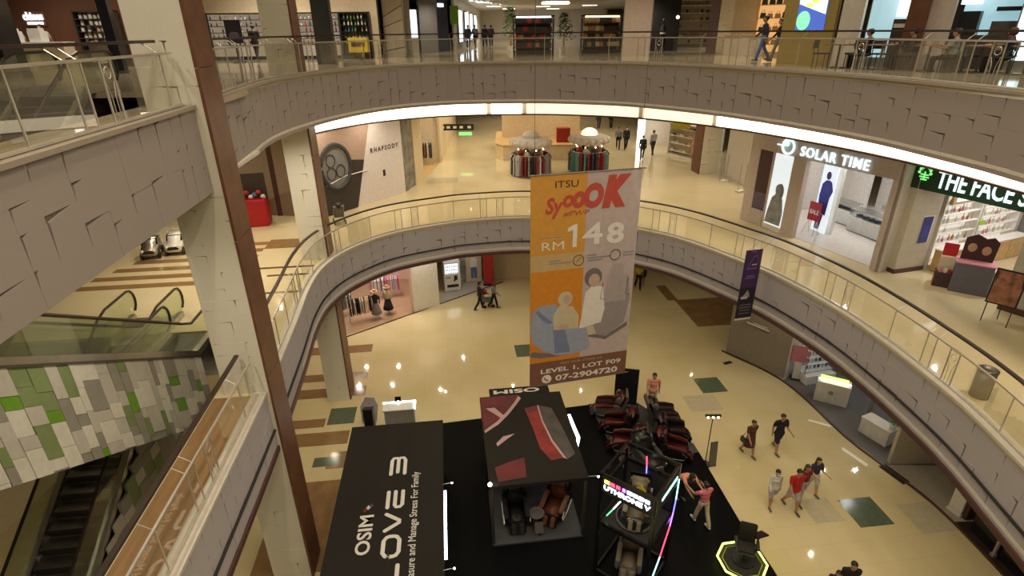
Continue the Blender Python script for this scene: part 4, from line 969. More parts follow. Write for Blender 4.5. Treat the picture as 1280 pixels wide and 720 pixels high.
def shelving(label, loc, rz, w, h, rows, cols, kind, plabel, pcols, frame='white', back='white', depth=.35, fill=1.0, z_first=.35, seed=1, lit=None, cat='shelf'):
    t = thing('display_shelf', label, cat, loc, rz)
    MB().box((0, depth / 2, h / 2), (w, .04, h)).build('back_panel', back, t)
    for s in (-1, 1): MB().box((s * w / 2, 0, h / 2), (.05, depth, h)).build('side_panel', frame, t)
    rnd = random.Random(seed); n = 0; ca, sa = math.cos(rz), math.sin(rz)
    MB().box((0, 0, .08), (w, depth, .16)).build('plinth', frame, t); MB().box((0, 0, h), (w + .05, depth, .06)).build('top_board', frame, t)
    for r in range(rows):
        z = z_first + (h - z_first - .3) * r / max(1, rows - 1)
        MB().box((0, 0, z), (w - .05, depth - .03, .03)).build('shelf_board', frame, t)
        if lit: MB().box((0, depth / 2 - .04, z - .05), (w - .1, .02, .02)).build('light_strip', lit, t)
        for c in range(cols):
            if rnd.random() > fill: continue
            x = -w / 2 + .12 + (w - .24) * (c + .5) / cols + rnd.uniform(-.02, .02); y = rnd.uniform(-.08, .0)
            o = inst(kind, product_mesh(kind, rnd.choice(pcols)), None, (loc[0] + x * ca - y * sa, loc[1] + x * sa + y * ca, loc[2] + z + .016), rz + rnd.uniform(-.2, .2), (1, 1, rnd.uniform(.9, 1.3)))
            tag(o, plabel, kind, plabel); n += 1
    return t
for n, c in dict(p_white=(.7, .68, .64), p_pink=(.6, .25, .3), p_red=(.4, .03, .03), p_amber=(.45, .22, .06), p_dark=(.05, .035, .03), p_blue=(.1, .2, .4), p_green=(.15, .35, .08), p_tan=(.4, .25, .13), p_cream=(.6, .52, .4)).items(): mat(n, c, .5)
glow('shop_white', (1.0, .95, .85), 3.2); glow('shop_warm', (1.0, .8, .5), 2.2); glow('shop_cool', (.75, .9, 1.0), 2.2); glow('sign_white', (1.0, 1.0, 1.0), 6.0); glow('sign_cyan', (.35, .85, 1.0), 2.5); glow('sign_green', (.25, .9, .25), 1.0)

# ---------------------------------------------------------------- first floor, right: watch shop and cosmetics shop
fa = math.atan2(-6.0, 2.4); FO = Vector((10.6, 24.5)); FX = Vector((math.cos(fa), math.sin(fa))); FY = Vector((-FX.y, FX.x))
def fs(x, y, z=0.0): q = FO + FX * x + FY * y; return (q.x, q.y, L1 + z)
HS = 4.55
sf = thing('shop_front', 'pale shop front of the watch shop with glowing white letters', 'shop front', fs(0, 0), fa, kind='structure')
mat('front_pale', (.58, .50, .46), .6)
MB().box((3.2, .12, 3.87), (6.8, .24, 1.2)).build('header', 'front_pale', sf)
for x0, x1 in ((-.2, .35), (1.05, 1.18), (2.12, 2.75), (6.3, 6.65)): MB().box(((x0 + x1) / 2, .12, 1.65), (x1 - x0, .24, 3.3)).build('pier', 'front_pale', sf)
mat('poster_dark', (.06, .025, .03), .4); mat('poster_mid', (.12, .09, .16), .4); glow('lightbox', (.85, .95, 1.0), .75, (.6, .65, .7)); mat('poster_figure', (.30, .33, .36), .5, var=.35, scale=3); mat('poster_hair', (.20, .21, .24), .5)
lb = thing('window_poster', 'dark tall poster at the left of the watch shop', 'poster', fs(.70, -.02), fa)
MB().box((0, .05, 2.0), (.66, .05, 2.6)).build('panel', 'poster_dark', lb); MB().box((0, .02, 1.1), (.64, .01, .7)).build('print', 'poster_mid', lb); MB().box((0, .06, .35), (.66, .1, .6)).build('base', 'front_pale', lb)
lb = thing('light_box', 'tall glowing light box with a grey figure left of the watch shop door', 'light box', fs(1.65, -.02), fa)
MB().box((0, .05, 1.75), (.92, .06, 3.0)).build('panel', 'lightbox', lb); MB().prism([(-.44, .32), (.40, .32), (.42, .9), (.30, 1.45), (.12, 1.62), (-.06, 1.62), (-.24, 1.45), (-.36, .9)], .0, .02, 'y').build('print', 'poster_figure', lb); MB().prism([(.02 + .15 * math.cos(q * PI / 8), 1.82 + .22 * math.sin(q * PI / 8)) for q in range(16)], -.004, .02, 'y').build('print', 'poster_figure', lb); MB().prism([(.10 + .2 * math.cos(q * PI / 8), 1.72 + .36 * math.sin(q * PI / 8)) for q in range(16)], .002, .02, 'y').build('print', 'poster_hair', lb)
MB().box((0, .05, .14), (.95, .1, .22)).build('base', 'white', lb)
glow('letter_glow', (.78, .97, 1.0), 1.15); mat('letter_side', (.10, .35, .42), .5)
fit(text('lettering', 'SOLAR TIME', .6, 'letter_glow', sf, (3.9, -.06, 3.56), UP, .03, .004, spacing=1.15), 2.95, .38)
lg = MB().tube([(.29 * math.cos(q * PI / 8), -.06, .29 * math.sin(q * PI / 8)) for q in range(17)], .045, 6); lg.tube([(0, -.06, .28), (0, -.06, .56)], .03, 5).tube([(-.3, -.06, 0), (-.56, -.06, 0)], .03, 5).build('logo', 'letter_glow', sf, loc=(1.78, 0, 3.62))
MB().prism([(-.2, 0), (0, 0), (0, .2), (-.12, .16)], -.07, -.03, 'y').build('logo', 'led_cyan', sf, loc=(1.74, 0, 3.64))
# interior
shopwall('shop_wall', 'white back wall inside the watch shop', *fs(1.0, 7.2)[:2], *fs(6.8, 7.2)[:2], L1, L1 + HS, 'pale_wall')
shopwall('shop_wall', 'pale side wall inside the watch shop', *fs(6.66, 0)[:2], *fs(6.66, 7.2)[:2], L1, L1 + HS, 'pale_wall')
shopwall('shop_wall', 'brown panelled wall inside the watch shop', *fs(3.6, 6.9)[:2], *fs(6.4, 6.9)[:2], L1 + .02, L1 + 3.6, mat('clay', (.36, .22, .16), .7))
shopwall('shop_wall', 'left inner wall of the watch shop', *fs(-.1, .3)[:2], *fs(-.1, 7.2)[:2], L1, L1 + HS, 'pale_wall')
mat('shop_floor', (.62, .58, .54), .12)
struct(MB().prism([fs(0, .24)[:2], fs(6.6, .24)[:2], fs(6.6, 7.2)[:2], fs(0, 7.2)[:2]], L1 + .001, L1 + .012).build('floor', 'shop_floor'), 'white polished floor inside the watch shop', 'floor')
area(fs(3.2, 3.2, 4.3), 5, 5, 560, WHITE)
shopwall('shop_wall', 'white lit partition beside the watch shop door', *fs(2.3, 1.75)[:2], *fs(3.1, 1.75)[:2], L1, L1 + 3.2, 'white')
pf = thing('figure_poster', 'glowing panel with a deep blue standing figure in the watch shop doorway', 'poster', fs(2.72, 1.50), fa - .1)
MB().box((0, 0, 1.6), (.75, .04, 3.0)).build('panel', 'lightbox', pf)
mat('figure_blue', (.04, .06, .45), .4); mat('figure_violet', (.10, .04, .30), .4)
MB().prism([(-.22, .9), (.2, .85), (.24, 1.6), (.34, 1.9), (.2, 2.25), (.08, 2.3), (-.1, 2.28), (-.26, 2.1), (-.3, 1.6)], -.03, -.022, 'y').build('print', 'figure_blue', pf); MB().prism([(.12 * math.cos(q * PI / 6) - .02, 2.48 + .17 * math.sin(q * PI / 6)) for q in range(12)], -.03, -.022, 'y').build('print', 'figure_violet', pf)
MB().prism([(-.24, .2), (.02, .2), (.1, .85), (-.22, .9)], -.028, -.022, 'y').build('print', 'figure_violet', pf)
sl = thing('sale_sign', 'red SALE sign on a thin stand before the watch shop', 'sign', fs(2.66, 1.15), fa)
mat('sale_red', (.45, .012, .02), .5)
MB().box((0, 0, 1.0), (.56, .03, .78)).build('board', 'sale_red', sl); fit(text('lettering', 'SALE', .2, 'white_gloss', sl, (0, -.02, .98), UP, .002, .006), .44, .19)
for x in (-.2, .2): MB().tube([(x, 0, .62), (x * 1.4, -.2, 0)], .014, 5).tube([(x, 0, .62), (x * 1.2, .2, 0)], .014, 5).build('leg', 'steel', sl)
def glass_counter(label, loc, rz, w=1.7):
    t = thing('display_counter', label, 'counter', loc, rz, 'white glass-topped counters in the watch shop')
    MB().box((0, 0, .36), (w, .6, .62)).build('body', 'white_gloss', t); MB().box((0, .02, .03), (w - .04, .54, .06)).build('plinth', 'black', t)
    MB().box((0, 0, .82), (w, .6, .28)).build('glass_case', 'glass_clear', t); MB().box((0, 0, .97), (w + .02, .62, .02)).build('rim', 'steel', t)
    MB().box((0, .2, .93), (w - .1, .03, .03)).build('light_strip', 'shop_cool', t)
    for k in range(5): MB().box((-w / 2 + .25 + k * (w - .5) / 4, 0, .72), (.16, .2, .06)).build('tray', 'leather_grey', t)
    return t
glass_counter('white glass-topped counter at the left of the watch shop', fs(2.1, 3.75), fa, 1.1)
glass_counter('white glass-topped counter at the front right of the watch shop', fs(3.75, 3.2), fa - .1, 1.7)
glass_counter('white glass-topped counter along the right side of the watch shop', fs(4.0, 5.0), fa + .1, 1.9)

# pillar and cosmetics shop
pa = math.radians(14.8)
pl = thing('pillar', 'square pale pillar between the watch shop and the cosmetics shop', 'column', (13.54, 18.21, L1), pa, kind='structure')
MB().box((.64, .27, 2.3), (1.28, .54, 4.6)).build('shaft', mat('pillar_pale', (.55, .50, .40), .6), pl); MB().box((.64, .26, .08), (1.32, .58, .16)).build('base', 'brown_trim', pl)
ps_ = thing('wall_poster', 'dark blue poster on the pale pillar', 'poster', (13.54, 18.21, L1), pa)
mat('poster_blue', (.035, .045, .22), .4); MB().box((.86, -.012, 1.55), (.42, .02, .95)).build('panel', 'poster_blue', ps_); MB().box((.88, -.006, 1.55), (.5, .01, 1.02)).build('frame', 'white', ps_); MB().box((.86, -.024, 1.5), (.22, .004, .4)).build('print', 'figure_blue', ps_)
ga = math.atan2(15.68 - 18.72, 14.94 - 13.58); GO = Vector((13.50, 18.60)); GX = Vector((math.cos(ga), math.sin(ga))); GY = Vector((-GX.y, GX.x))
def gs_(x, y, z=0.0): q = GO + GX * x + GY * y; return (q.x, q.y, L1 + z)
mat('sign_darkgreen', (.010, .045, .022), .4)
sg_ = thing('shop_sign', 'dark green shop sign with large glowing white letters and a green leaf emblem', 'sign', gs_(0, -.12), ga)
MB().box((3.4, .1, 3.55), (6.9, .2, .95)).build('board', 'sign_darkgreen', sg_)
fit(text('lettering', 'THE FACE SHOP', .6, 'letter_glow', sg_, (2.62, -.02, 3.52), UP, .02, .006), 3.5, .58)
for k in range(7):
    a = PI * k / 6; MB().ball((.45 + .18 * math.cos(a), -.02, 3.62 + .20 * math.sin(a)), (.05, .02, .05), 8, 5).build('emblem', 'sign_green', sg_)
MB().box((.45, -.01, 3.56), (.26, .02, .04)).box((.45, -.01, 3.48), (.3, .02, .04)).box((.45, -.01, 3.40), (.2, .02, .04)).box((.45, -.01, 3.52), (.04, .02, .28)).build('emblem', 'sign_green', sg_)
cw = [(14.95, 18.9), (20.5, 20.2)]
shopwall('shop_wall', 'far right inner wall of the cosmetics shop', 20.5, 14, 20.5, 21.5, L1, L1 + 4.6, 'white')
struct(MB().prism([(14.8, 18.6), (15.6, 14.5), (20.5, 13), (20.5, 21.4), (14.8, 20)], L1 + .001, L1 + .01).build('floor', mat('cos_floor', (.62, .50, .32), .15)), 'warm cream floor inside the cosmetics shop', 'floor')
area((17.5, 17.5, L1 + 4.2), 4, 4, 420, WHITE)
glow('shelf_warm_glow', (1.0, .82, .6), .22, (.7, .62, .48)); glow('shelf_back_glow', (1.0, .93, .82), .55, (.8, .78, .72))  # back panels glow to brighten the shelves, no lamp there
shelving('bright white cosmetics shelving beside the pale pillar', (15.85, 19.12, L1), math.radians(21.8), 2.1, 3.0, 6, 9, 'bottle', 'small bottle on the bright cosmetics shelving', ['p_white', 'p_pink', 'p_cream', 'p_amber', 'p_white'], 'white', 'shelf_back_glow', .4, .85, .9, 3)
shelving('bright white cosmetics shelving behind the display stand', (18.05, 20.0, L1), math.radians(21.8), 2.3, 3.0, 6, 10, 'bottle', 'small bottle on the bright cosmetics shelving', ['p_white', 'p_pink', 'p_cream', 'p_green', 'p_white'], 'white', 'shelf_back_glow', .4, .85, .9, 4)
for x, lab in ((15.9, 'left'), (18.25, 'right')):
    c_ = thing('cabinet', 'pale wooden base cabinet under the ' + lab + ' cosmetics shelving', 'cabinet', (x + .14, 19.12 + (x - 15.9) * .4 - .45, L1), math.radians(21.8))
    MB().box((0, 0, .42), (2.1, .4, .8)).build('body', 'wood_pale', c_); MB().box((0, -.01, .82), (2.14, .44, .04)).build('top', 'white', c_)
    for k in (-1, 1): MB().box((k * .5, -.21, .42), (.95, .02, .7)).build('door', 'wood_pale', c_); 
sp_ = thing('shelf_sign', 'small lime green tag on the bright cosmetics shelving', 'sign', (16.9, 19.15, L1 + 1.55), math.radians(21.8)); MB().box((0, 0, 0), (.34, .02, .16)).box((0, -.012, 0), (.26, .004, .05)).build('panel', mat('lime', (.35, .6, .05), .5), sp_)
mn = thing('light_box', 'framed pale light box on the cosmetics shop wall above the shelving', 'light box', (15.95, 18.95, L1 + 2.6), math.radians(21.8)); MB().box((0, .05, 0), (1.5, .08, .5)).build('frame', 'wood_pale', mn); MB().box((0, 0, 0), (1.2, .03, .32)).build('panel', 'lightbox', mn)
gd = thing('display_stand', 'grey-sided gondola stand with dark portrait posters in front of the cosmetics shop', 'display stand', (15.05, 16.75, L1), math.radians(-35))
MB().box((0, 0, .5), (1.0, .65, 1.0)).build('body', mat('slate', (.13, .13, .17), .6), gd); MB().box((.0, .0, 1.02), (1.05, .7, .04)).build('top', 'p_pink', gd)
MB().prism([(-.42, 1.02), (.42, 1.02), (.45, 1.7), (.28, 1.85), (.1, 1.78), (-.15, 1.9), (-.42, 1.75)], .1, .16, 'y').build('poster_board', 'poster_dark', gd)
for x, z in ((-.2, 1.45), (.18, 1.4)): MB().ball((x, .09, z), (.12, .012, .15)).build('portrait', 'skin_light', gd); 
MB().box((.75, .15, .4), (.5, .5, .8)).build('side_body', 'white', gd)
gd2 = thing('display_stand', 'narrow dark stand with red panel and small boxes left of the gondola', 'display stand', (14.55, 17.25, L1), math.radians(-35))
MB().box((0, 0, .25), (.5, .5, .5)).build('body', 'poster_dark', gd2); MB().box((0, .1, .75), (.42, .3, .5)).build('upper_body', 'p_cream', gd2); MB().box((0, .2, 1.2), (.4, .04, .42), 0, (-.2, 0)).build('panel', 'sale_red', gd2)
for k in range(3): MB().box((-.12 + .12 * k, -.15, .56), (.09, .09, .14)).build('carton', ['p_pink', 'p_white', 'p_red'][k], gd2)
ez = thing('poster_easel', 'black framed poster with red food picture on an easel by the railing', 'poster', (14.15, 14.45, L1), math.radians(-50))
MB().box((0, 0, 1.15), (.72, .03, 1.05), 0, (-.12, 0)).build('frame', 'black', ez); MB().box((0, -.02, 1.15), (.64, .012, .96), 0, (-.12, 0)).build('picture', mat('poster_food', (.30, .13, .08), .5, var=.6, scale=5), ez)
for x in (-.3, .3): MB().tube([(x, 0, 1.6), (x, -.02, 0)], .014, 5).build('leg', 'black', ez)
MB().tube([(0, .05, 1.5), (0, .45, 0)], .014, 5).build('leg', 'black', ez)
pr2 = thing('pillar', 'pale green-grey pillar at the right edge on the first floor', 'column', (15.35, 14.9, L1), math.radians(-60), kind='structure')
MB().box((0, .4, 2.3), (1.2, .8, 4.6)).build('shaft', mat('pillar_green', (.46, .47, .40), .6), pr2); MB().box((0, .4, .1), (1.24, .84, .2)).build('base', 'brown_trim', pr2)
bin_ = thing('litter_bin', 'cylindrical steel litter bin behind the first-floor glass balustrade', 'bin', (11.05, 10.95, L1))
MB().lathe([(.02, 0), (.2, 0), (.2, .68), (.02, .68)], 20).build('body', mat('bin_steel', (.22, .19, .16), .4, .4), bin_, True); MB().lathe([(.12, .68), (.21, .68), (.21, .74), (.15, .76), (.12, .72)], 20).build('lid', 'steel_dark', bin_, True)

# ---------------------------------------------------------------- first floor, far side
mat('watch_wall', (.76, .71, .75), .6); mat('ad_tan', (.42, .30, .25), .6); mat('ad_dark', (.035, .03, .032), .5)
W0, W1 = Vector((-9.2, 24.9)), Vector((-5.75, 30.05)); wa = math.atan2(W1.y - W0.y, W1.x - W0.x); WL = (W1 - W0).length
wd = thing('advert_wall', 'wall-sized advertisement with a large watch face and white lettered panel', 'advertisement', (W0.x, W0.y, L1), wa)
MB().box((WL / 2, .1, 2.4), (WL, .2, 4.8)).build('wall', 'watch_wall', wd)
MB().prism([(0, .02), (2.75, .02), (4.35, 4.78), (0, 4.78)], -.012, 0, 'y').build('picture', 'ad_tan', wd); MB().prism([(0, .02), (2.75, .02), (3.5, 2.25), (2.4, 2.45), (1.4, 2.0), (0, 2.0)], -.02, -.012, 'y').build('picture', 'ad_dark', wd)
mat('dial', (.20, .20, .21), .5); mat('dial_dark', (.05, .05, .06), .4)
def ring(cx, cz, r, w, m, d): MB().tube([(cx + r * math.cos(q * PI / 12), -d, cz + r * 1.18 * math.sin(q * PI / 12)) for q in range(25)], w, 5).build('watch_print', m, wd)
MB().prism([(1.72 + .8 * math.cos(q * PI / 12), 2.25 + .95 * math.sin(q * PI / 12)) for q in range(24)], -.026, -.02, 'y').build('watch_print', 'dial', wd)
ring(1.72, 2.25, .86, .10, 'dial_dark', .03); ring(1.45, 2.55, .25, .03, 'dial_dark', .03); ring(1.97, 2.0, .25, .03, 'dial_dark', .03); ring(1.42, 1.95, .25, .03, 'dial_dark', .03)
fit(text('lettering', 'R H A P S O D Y', .4, 'ad_dark', wd, (4.95, -.012, 2.6), UP, .002, .012), 1.95, .24)
MB().box((4.75, -.01, 1.35), (.16, .01, .32)).build('emblem', 'ad_dark', wd); MB().tube([(1.0, -.03, 1.45), (2.2, -.03, 1.7), (3.6, -.03, 1.72)], .02, 4).build('watch_print', 'white', wd)
st_ = thing('stroller', 'dark stroller parked by the advertisement wall', 'stroller', (-7.9, 24.7, L1), .4)
MB().prism([(-.3, .35), (.25, .3), (.3, .5), (-.15, .55), (-.4, .95), (-.5, .9)], -.2, .2, 'x').build('seat', 'leather_grey', st_, bevel=.02); MB().ball((0, -.3, .9), (.2, .22, .16)).build('canopy', 'black', st_, True)
MB().tube([(-.22, -.6, 1.0), (-.22, .2, .12)], .014).tube([(.22, -.6, 1.0), (.22, .2, .12)], .014).build('frame', 'steel', st_)
for x in (-.24, .24):
    for y in (-.25, .25): MB().tube([(x - .02, y, .1), (x + .02, y, .1)], .1, 10).build('wheel', 'black', st_)
# left corridor shops behind the advert wall
shopwall('shop_wall', 'grey patterned shop window beyond the advertisement wall', -5.75, 30.1, -5.45, 31.6, L1, L1 + 4.8, mat('hatched', (.22, .21, .20), .5, var=.5, scale=2))
shopwall('shop_wall', 'cream pier of the clothes shop on the far left of the corridor', -5.4, 31.6, -5.15, 33.0, L1, L1 + 4.8, 'cream')
shopwall('shop_wall', 'cream wall further along the left corridor on the first floor', -4.6, 37.5, -4.9, 52, L1, L1 + 4.8, 'cream')
shopwall('shop_wall', 'back wall of the clothes shop in the left corridor', -9, 33, -9, 38, L1, L1 + 4.8, 'cream')
shopwall('shop_wall', 'cream far wall of the clothes shop in the left corridor', -9, 37.6, -4.65, 37.6, L1, L1 + 4.8, 'cream')
area((-6.6, 35, L1 + 4.3), 2, 3, 170, WARMW)
struct(MB().prism([(-9, 33), (-5.1, 33), (-4.7, 37.4), (-9, 37.4)], L1 + .001, L1 + .012).build('floor', 'wood_pale'), 'wooden floor of the clothes shop in the left corridor', 'floor')
def garment_mesh(m, L=.95):
    return MB().prism([(-.16, 0), (.16, 0), (.14, L * .75), (.19, L * .8), (.05, L), (-.05, L), (-.19, L * .8), (-.14, L * .75)], -.03, .03, 'y').mesh('garment', m)
GM = {m: garment_mesh(m) for m in ('cloth_black', 'cloth_darkred', 'cloth_grey', 'cloth_palegrey', 'cloth_white', 'cloth_navy', 'cloth_cream', 'cloth_lilac', 'cloth_pink', 'cloth_brown')}
mat('cloth_teal', (.10, .22, .20), .85); GM['cloth_teal'] = garment_mesh('cloth_teal')
def rack(label, loc, rz, w, cols, seed, L=1.0):
    t = thing('clothes_rack', label, 'clothes rack', loc, rz)
    b = MB(); 
    for s in (-1, 1): b.tube([(s * w / 2, 0, 0), (s * w / 2, 0, 1.45)], .018, 5).tube([(s * w / 2, -.22, .02), (s * w / 2, .22, .02)], .018, 5)
    b.tube([(-w / 2, 0, 1.45), (w / 2, 0, 1.45)], .018, 5).build('frame', 'steel', t)
    rnd = random.Random(seed); n = int(w / .11); ca, sa = math.cos(rz), math.sin(rz)
    for k in range(n):
        x = -w / 2 + .08 + k * (w - .16) / max(1, n - 1)
        o = inst('garment', GM[rnd.choice(cols)], None, (loc[0] + x * ca, loc[1] + x * sa, loc[2] + 1.42 - .95 * L), rz + PI / 2 + rnd.uniform(-.2, .2), (1, 1, L))
        tag(o, 'garment on the ' + label, 'garment', 'garments on the ' + label)
    return t
rack('clothes rack inside the far left corridor shop', (-6.2, 36.8, L1), .0, 2.2, ['cloth_darkred', 'cloth_black', 'cloth_white'], 3)
# clothes kiosks in the middle of the far corridor
mat('frill', (.55, .50, .48), .8); glow('dome_lamp', (1.0, .88, .5), 1.6, (.8, .75, .6)); mat('dome_white', (.6, .56, .55), .6)
def kiosk(label, loc, cols, lampm, seed, accent):
    t = thing('clothes_kiosk', label, 'kiosk', loc, 0.0)
    MB().lathe([(.6, 0), (.62, .06), (.5, .1), (.5, .9), (.55, .95), (.02, .95)], 16).build('counter', accent, t)
    for k in range(6):
        a = k * PI / 3 + .2; MB().tube([(.95 * math.cos(a), .95 * math.sin(a), 0), (.95 * math.cos(a), .95 * math.sin(a), 2.0)], .02, 5).build('post', 'steel', t)
    MB().tube([(1.08 * math.cos(q * PI / 10), 1.08 * math.sin(q * PI / 10), 1.27) for q in range(21)], .02, 5).build('hanging_rail', 'steel', t)
    for k in range(16):
        a = 2 * PI * k / 16; MB().ball((1.06 * math.cos(a), 1.06 * math.sin(a), 1.92), (.25, .25, .2), 8, 6).build('scallop', 'frill', t, True)
    MB().lathe([(1.14, 1.85), (1.1, 2.12), (.6, 2.2), (.02, 2.2)], 20).build('canopy', 'frill', t)
    MB().ball((0, 0, 2.24), (.5, .5, .36), 14, 8).build('dome_lamp', lampm, t, True)
    rnd = random.Random(seed)
    for k in range(34):
        a = 2 * PI * k / 34; o = inst('garment', GM[rnd.choice(cols)], None, (loc[0] + 1.08 * math.cos(a), loc[1] + 1.08 * math.sin(a), loc[2] + .1), a + rnd.uniform(-.5, .5), (1.1, 1.6, 1.22))
        tag(o, 'garment hanging round the ' + label, 'garment', 'garments round the ' + label)
    for k in range(8):
        a = 2 * PI * (k + .5) / 8; MB().ball((.8 * math.cos(a), .8 * math.sin(a), 1.55), .04, 6, 5).build('bulb', 'lamp_kiosk', t)
        MB().ball((.62 * math.cos(a), .62 * math.sin(a), 1.25), (.2, .2, .22), 7, 5).build('goods', ['p_red', 'p_cream', 'p_dark', 'p_tan'][k % 4], t)
    spot((loc[0], loc[1] - .1, loc[2] + 1.9), 12, WARMW, 160, .1)
    return t
glow('lamp_kiosk', (1, .85, .6), 6.0)
kiosk('round clothes kiosk with white frilled canopy, the left of two', (1.2, 33.9, L1), ['cloth_black', 'cloth_grey', 'cloth_palegrey', 'cloth_darkred', 'cloth_palegrey'], 'dome_white', 4, 'p_dark')
kiosk('round clothes kiosk with glowing dome lamp, the right of two', (4.8, 34.7, L1), ['cloth_black', 'cloth_teal', 'cloth_darkred', 'cloth_grey', 'cloth_navy'], 'dome_lamp', 5, 'p_red')
kc = thing('kiosk_counter', 'low cream counter ring behind the clothes kiosks', 'counter', (2.2, 40.5, L1))
MB().prism([(-3.2, -1.8), (-2.7, -2.6), (2.6, -2.6), (3.2, -1.8), (3.2, 3), (-3.2, 3)], 0, .95).build('body', 'cream', kc); MB().prism([(-3.25, -1.85), (-2.72, -2.68), (2.62, -2.68), (3.25, -1.85), (3.25, 3), (-3.25, 3)], .95, 1.02).build('top', 'wood_pale', kc)
MB().box((0, 1.0, 1.9), (5.6, .2, 1.8)).build('back_board', 'cream', kc); MB().box((1.4, -1.5, 1.25), (.9, .6, 1.4)).build('cabinet', 'p_red', kc)
hs = thing('hanging_sign', 'black direction sign hanging over the left corridor on the first floor', 'sign', (-3.75, 40, L1 + 1.65)); MB().box((0, 0, .25), (2.4, .08, .42)).build('board', 'black', hs)
for x in (-1, 1): MB().tube([(x, 0, .45), (x, 0, 3.4)], .012, 4).build('rod', 'steel_dark', hs)
for x in (-.95, -.55, -.1, .35, .9): MB().box((x, -.05, .25), (.24, .01, .16)).build('pictogram', 'white', hs)
MB().box((.6, .1, -.22), (.9, .04, .22)).build('exit_board', 'sign_green', hs)
for (p, lb_, top, bot, f, hgt) in [((7.81, 41.2), 'walker in a grey top, left of the first pair on the far first floor', 'grey', 'black', 170, 1.6), ((8.35, 41.1), 'walker in black with white mask, right of the first pair on the far first floor', 'black', 'black', 180, 1.65),
                                  ((8.78, 37.6), 'short person in black on the far first floor, nearest of the walkers', 'black', 'black', 175, 1.62), ((9.83, 39.1), 'person in a grey jacket walking away on the far first floor', 'palegrey', 'navy', 10, 1.7),
                                  ((7.77, 50.5), 'distant person in dark clothes left of two deep in the first-floor corridor', 'black', 'navy', 0, 1.7), ((8.9, 50.9), 'distant person in black right of two deep in the first-floor corridor', 'black', 'black', 0, 1.7)]:
    person(lb_, (*p, L1), f, hgt, top=top, bottom=bot, voxel=.03, sleeves='long', mask='mask' in lb_, legs=random.choice((walk, walk2)))
# right far shops on the first floor: shoe shop and bags
shopwall('shop_wall', 'pale wall right of the brown column on the far first floor', 12.75, 33.2, 12.9, 30.2, L1, L1 + 4.8, 'pale_wall')
shopwall('shop_wall', 'back wall of the bag shop on the far first floor', 14.3, 34.5, 17.0, 26, L1, L1 + 4.8, 'white')
shopwall('shop_wall', 'glazed end wall of the shoe shop at the far right', 9.9, 44, 15, 40, L1, L1 + 4.8, 'pale_wall')
shopwall('shop_wall', 'white lit pier on the far first floor', 9.4, 42.2, 9.9, 42.2, L1, L1 + 4.8, 'shop_white')
area((13.5, 37.5, L1 + 4.3), 3, 4, 130, WHITE); area((14.2, 30, L1 + 4.3), 2, 4, 130, WARMW)
shelving('slanted white shoe shelving in the far right shop', (11.9, 37.6, L1), math.radians(-62), 3.6, 2.2, 4, 9, 'shoe', 'shoe on the slanted white shelving', ['p_white', 'p_dark', 'p_tan', 'p_cream'], 'white', 'p_cream', .45, .9, .4, 8)
shelving('white wall shelving in the bag shop', (14.4, 32.0, L1), math.radians(-72), 3.0, 3.2, 4, 6, 'bag', 'handbag on the white wall shelving', ['p_dark', 'p_red', 'p_tan', 'p_cream'], 'white', 'shelf_back_glow', .4, .85, .8, 9)
ys = thing('promotion_sign', 'yellow promotion sign hanging over the shoe shelving', 'sign', (10.85, 36.4, L1 + 2.2)); MB().box((0, 0, .25), (1.15, .04, .5)).box((0, -.03, .25), (.7, .01, .12)).build('board', mat('sign_yellow', (.55, .45, .03), .5), ys); MB().tube([(-.4, 0, .5), (-.4, 0, 2.8)], .01, 4).tube([(.4, 0, .5), (.4, 0, 2.8)], .01, 4).build('rod', 'steel', ys)
mq = thing('mannequin', 'pale mannequin torso beside the shoe shelving', 'mannequin', (11.5, 35.6, L1 + .6)); MB().lathe([(.02, 0), (.18, .0), (.15, .25), (.13, .45), (.2, .7), (.18, .85), (.05, .92), (.05, 1.02), (.09, 1.1), (.1, 1.2), (.06, 1.3), (.01, 1.32)], 12).build('body', 'skin_light', mq, True); MB().tube([(0, 0, -.6), (0, 0, 0)], .03).build('stand', 'steel', mq)
for x, y, lb_ in ((12.9, 28.2, 'left'), (13.4, 27.0, 'right')):
    c_ = thing('display_table', 'wooden display table with boxes in the bag shop, the ' + lb_ + ' one', 'table', (x + .6, y + .8, L1), math.radians(-70)); MB().box((0, 0, .4), (1.1, .7, .7)).build('body', 'wood_pale', c_); MB().box((0, 0, .8), (1.25, .85, .08)).build('top', 'white_gloss', c_)
    for k in range(3):
        o = inst('box', product_mesh('box', 'p_white'), None, (x + .45 + .15 * k, y + .9 - .15 * k, L1 + .84)); tag(o, 'small white box on the display tables of the bag shop', 'box', 'boxes on the display tables')
for x, y, lb_ in ((12.1, 29.2, 'in front of the display tables'), (11.9, 31.4, 'beside the pale wall')):
    bo = thing('anti_theft_gate', 'slim steel anti-theft gate ' + lb_, 'gate', (x, y, L1), .4); MB().tube([(0, 0, 0), (0, 0, 1.5)], .03, 6).tube([(.4, 0, 0), (.4, 0, 1.5)], .03, 6).build('frame', 'steel', bo); MB().box((.2, 0, .05), (.55, .25, .1)).build('base', 'white', bo)
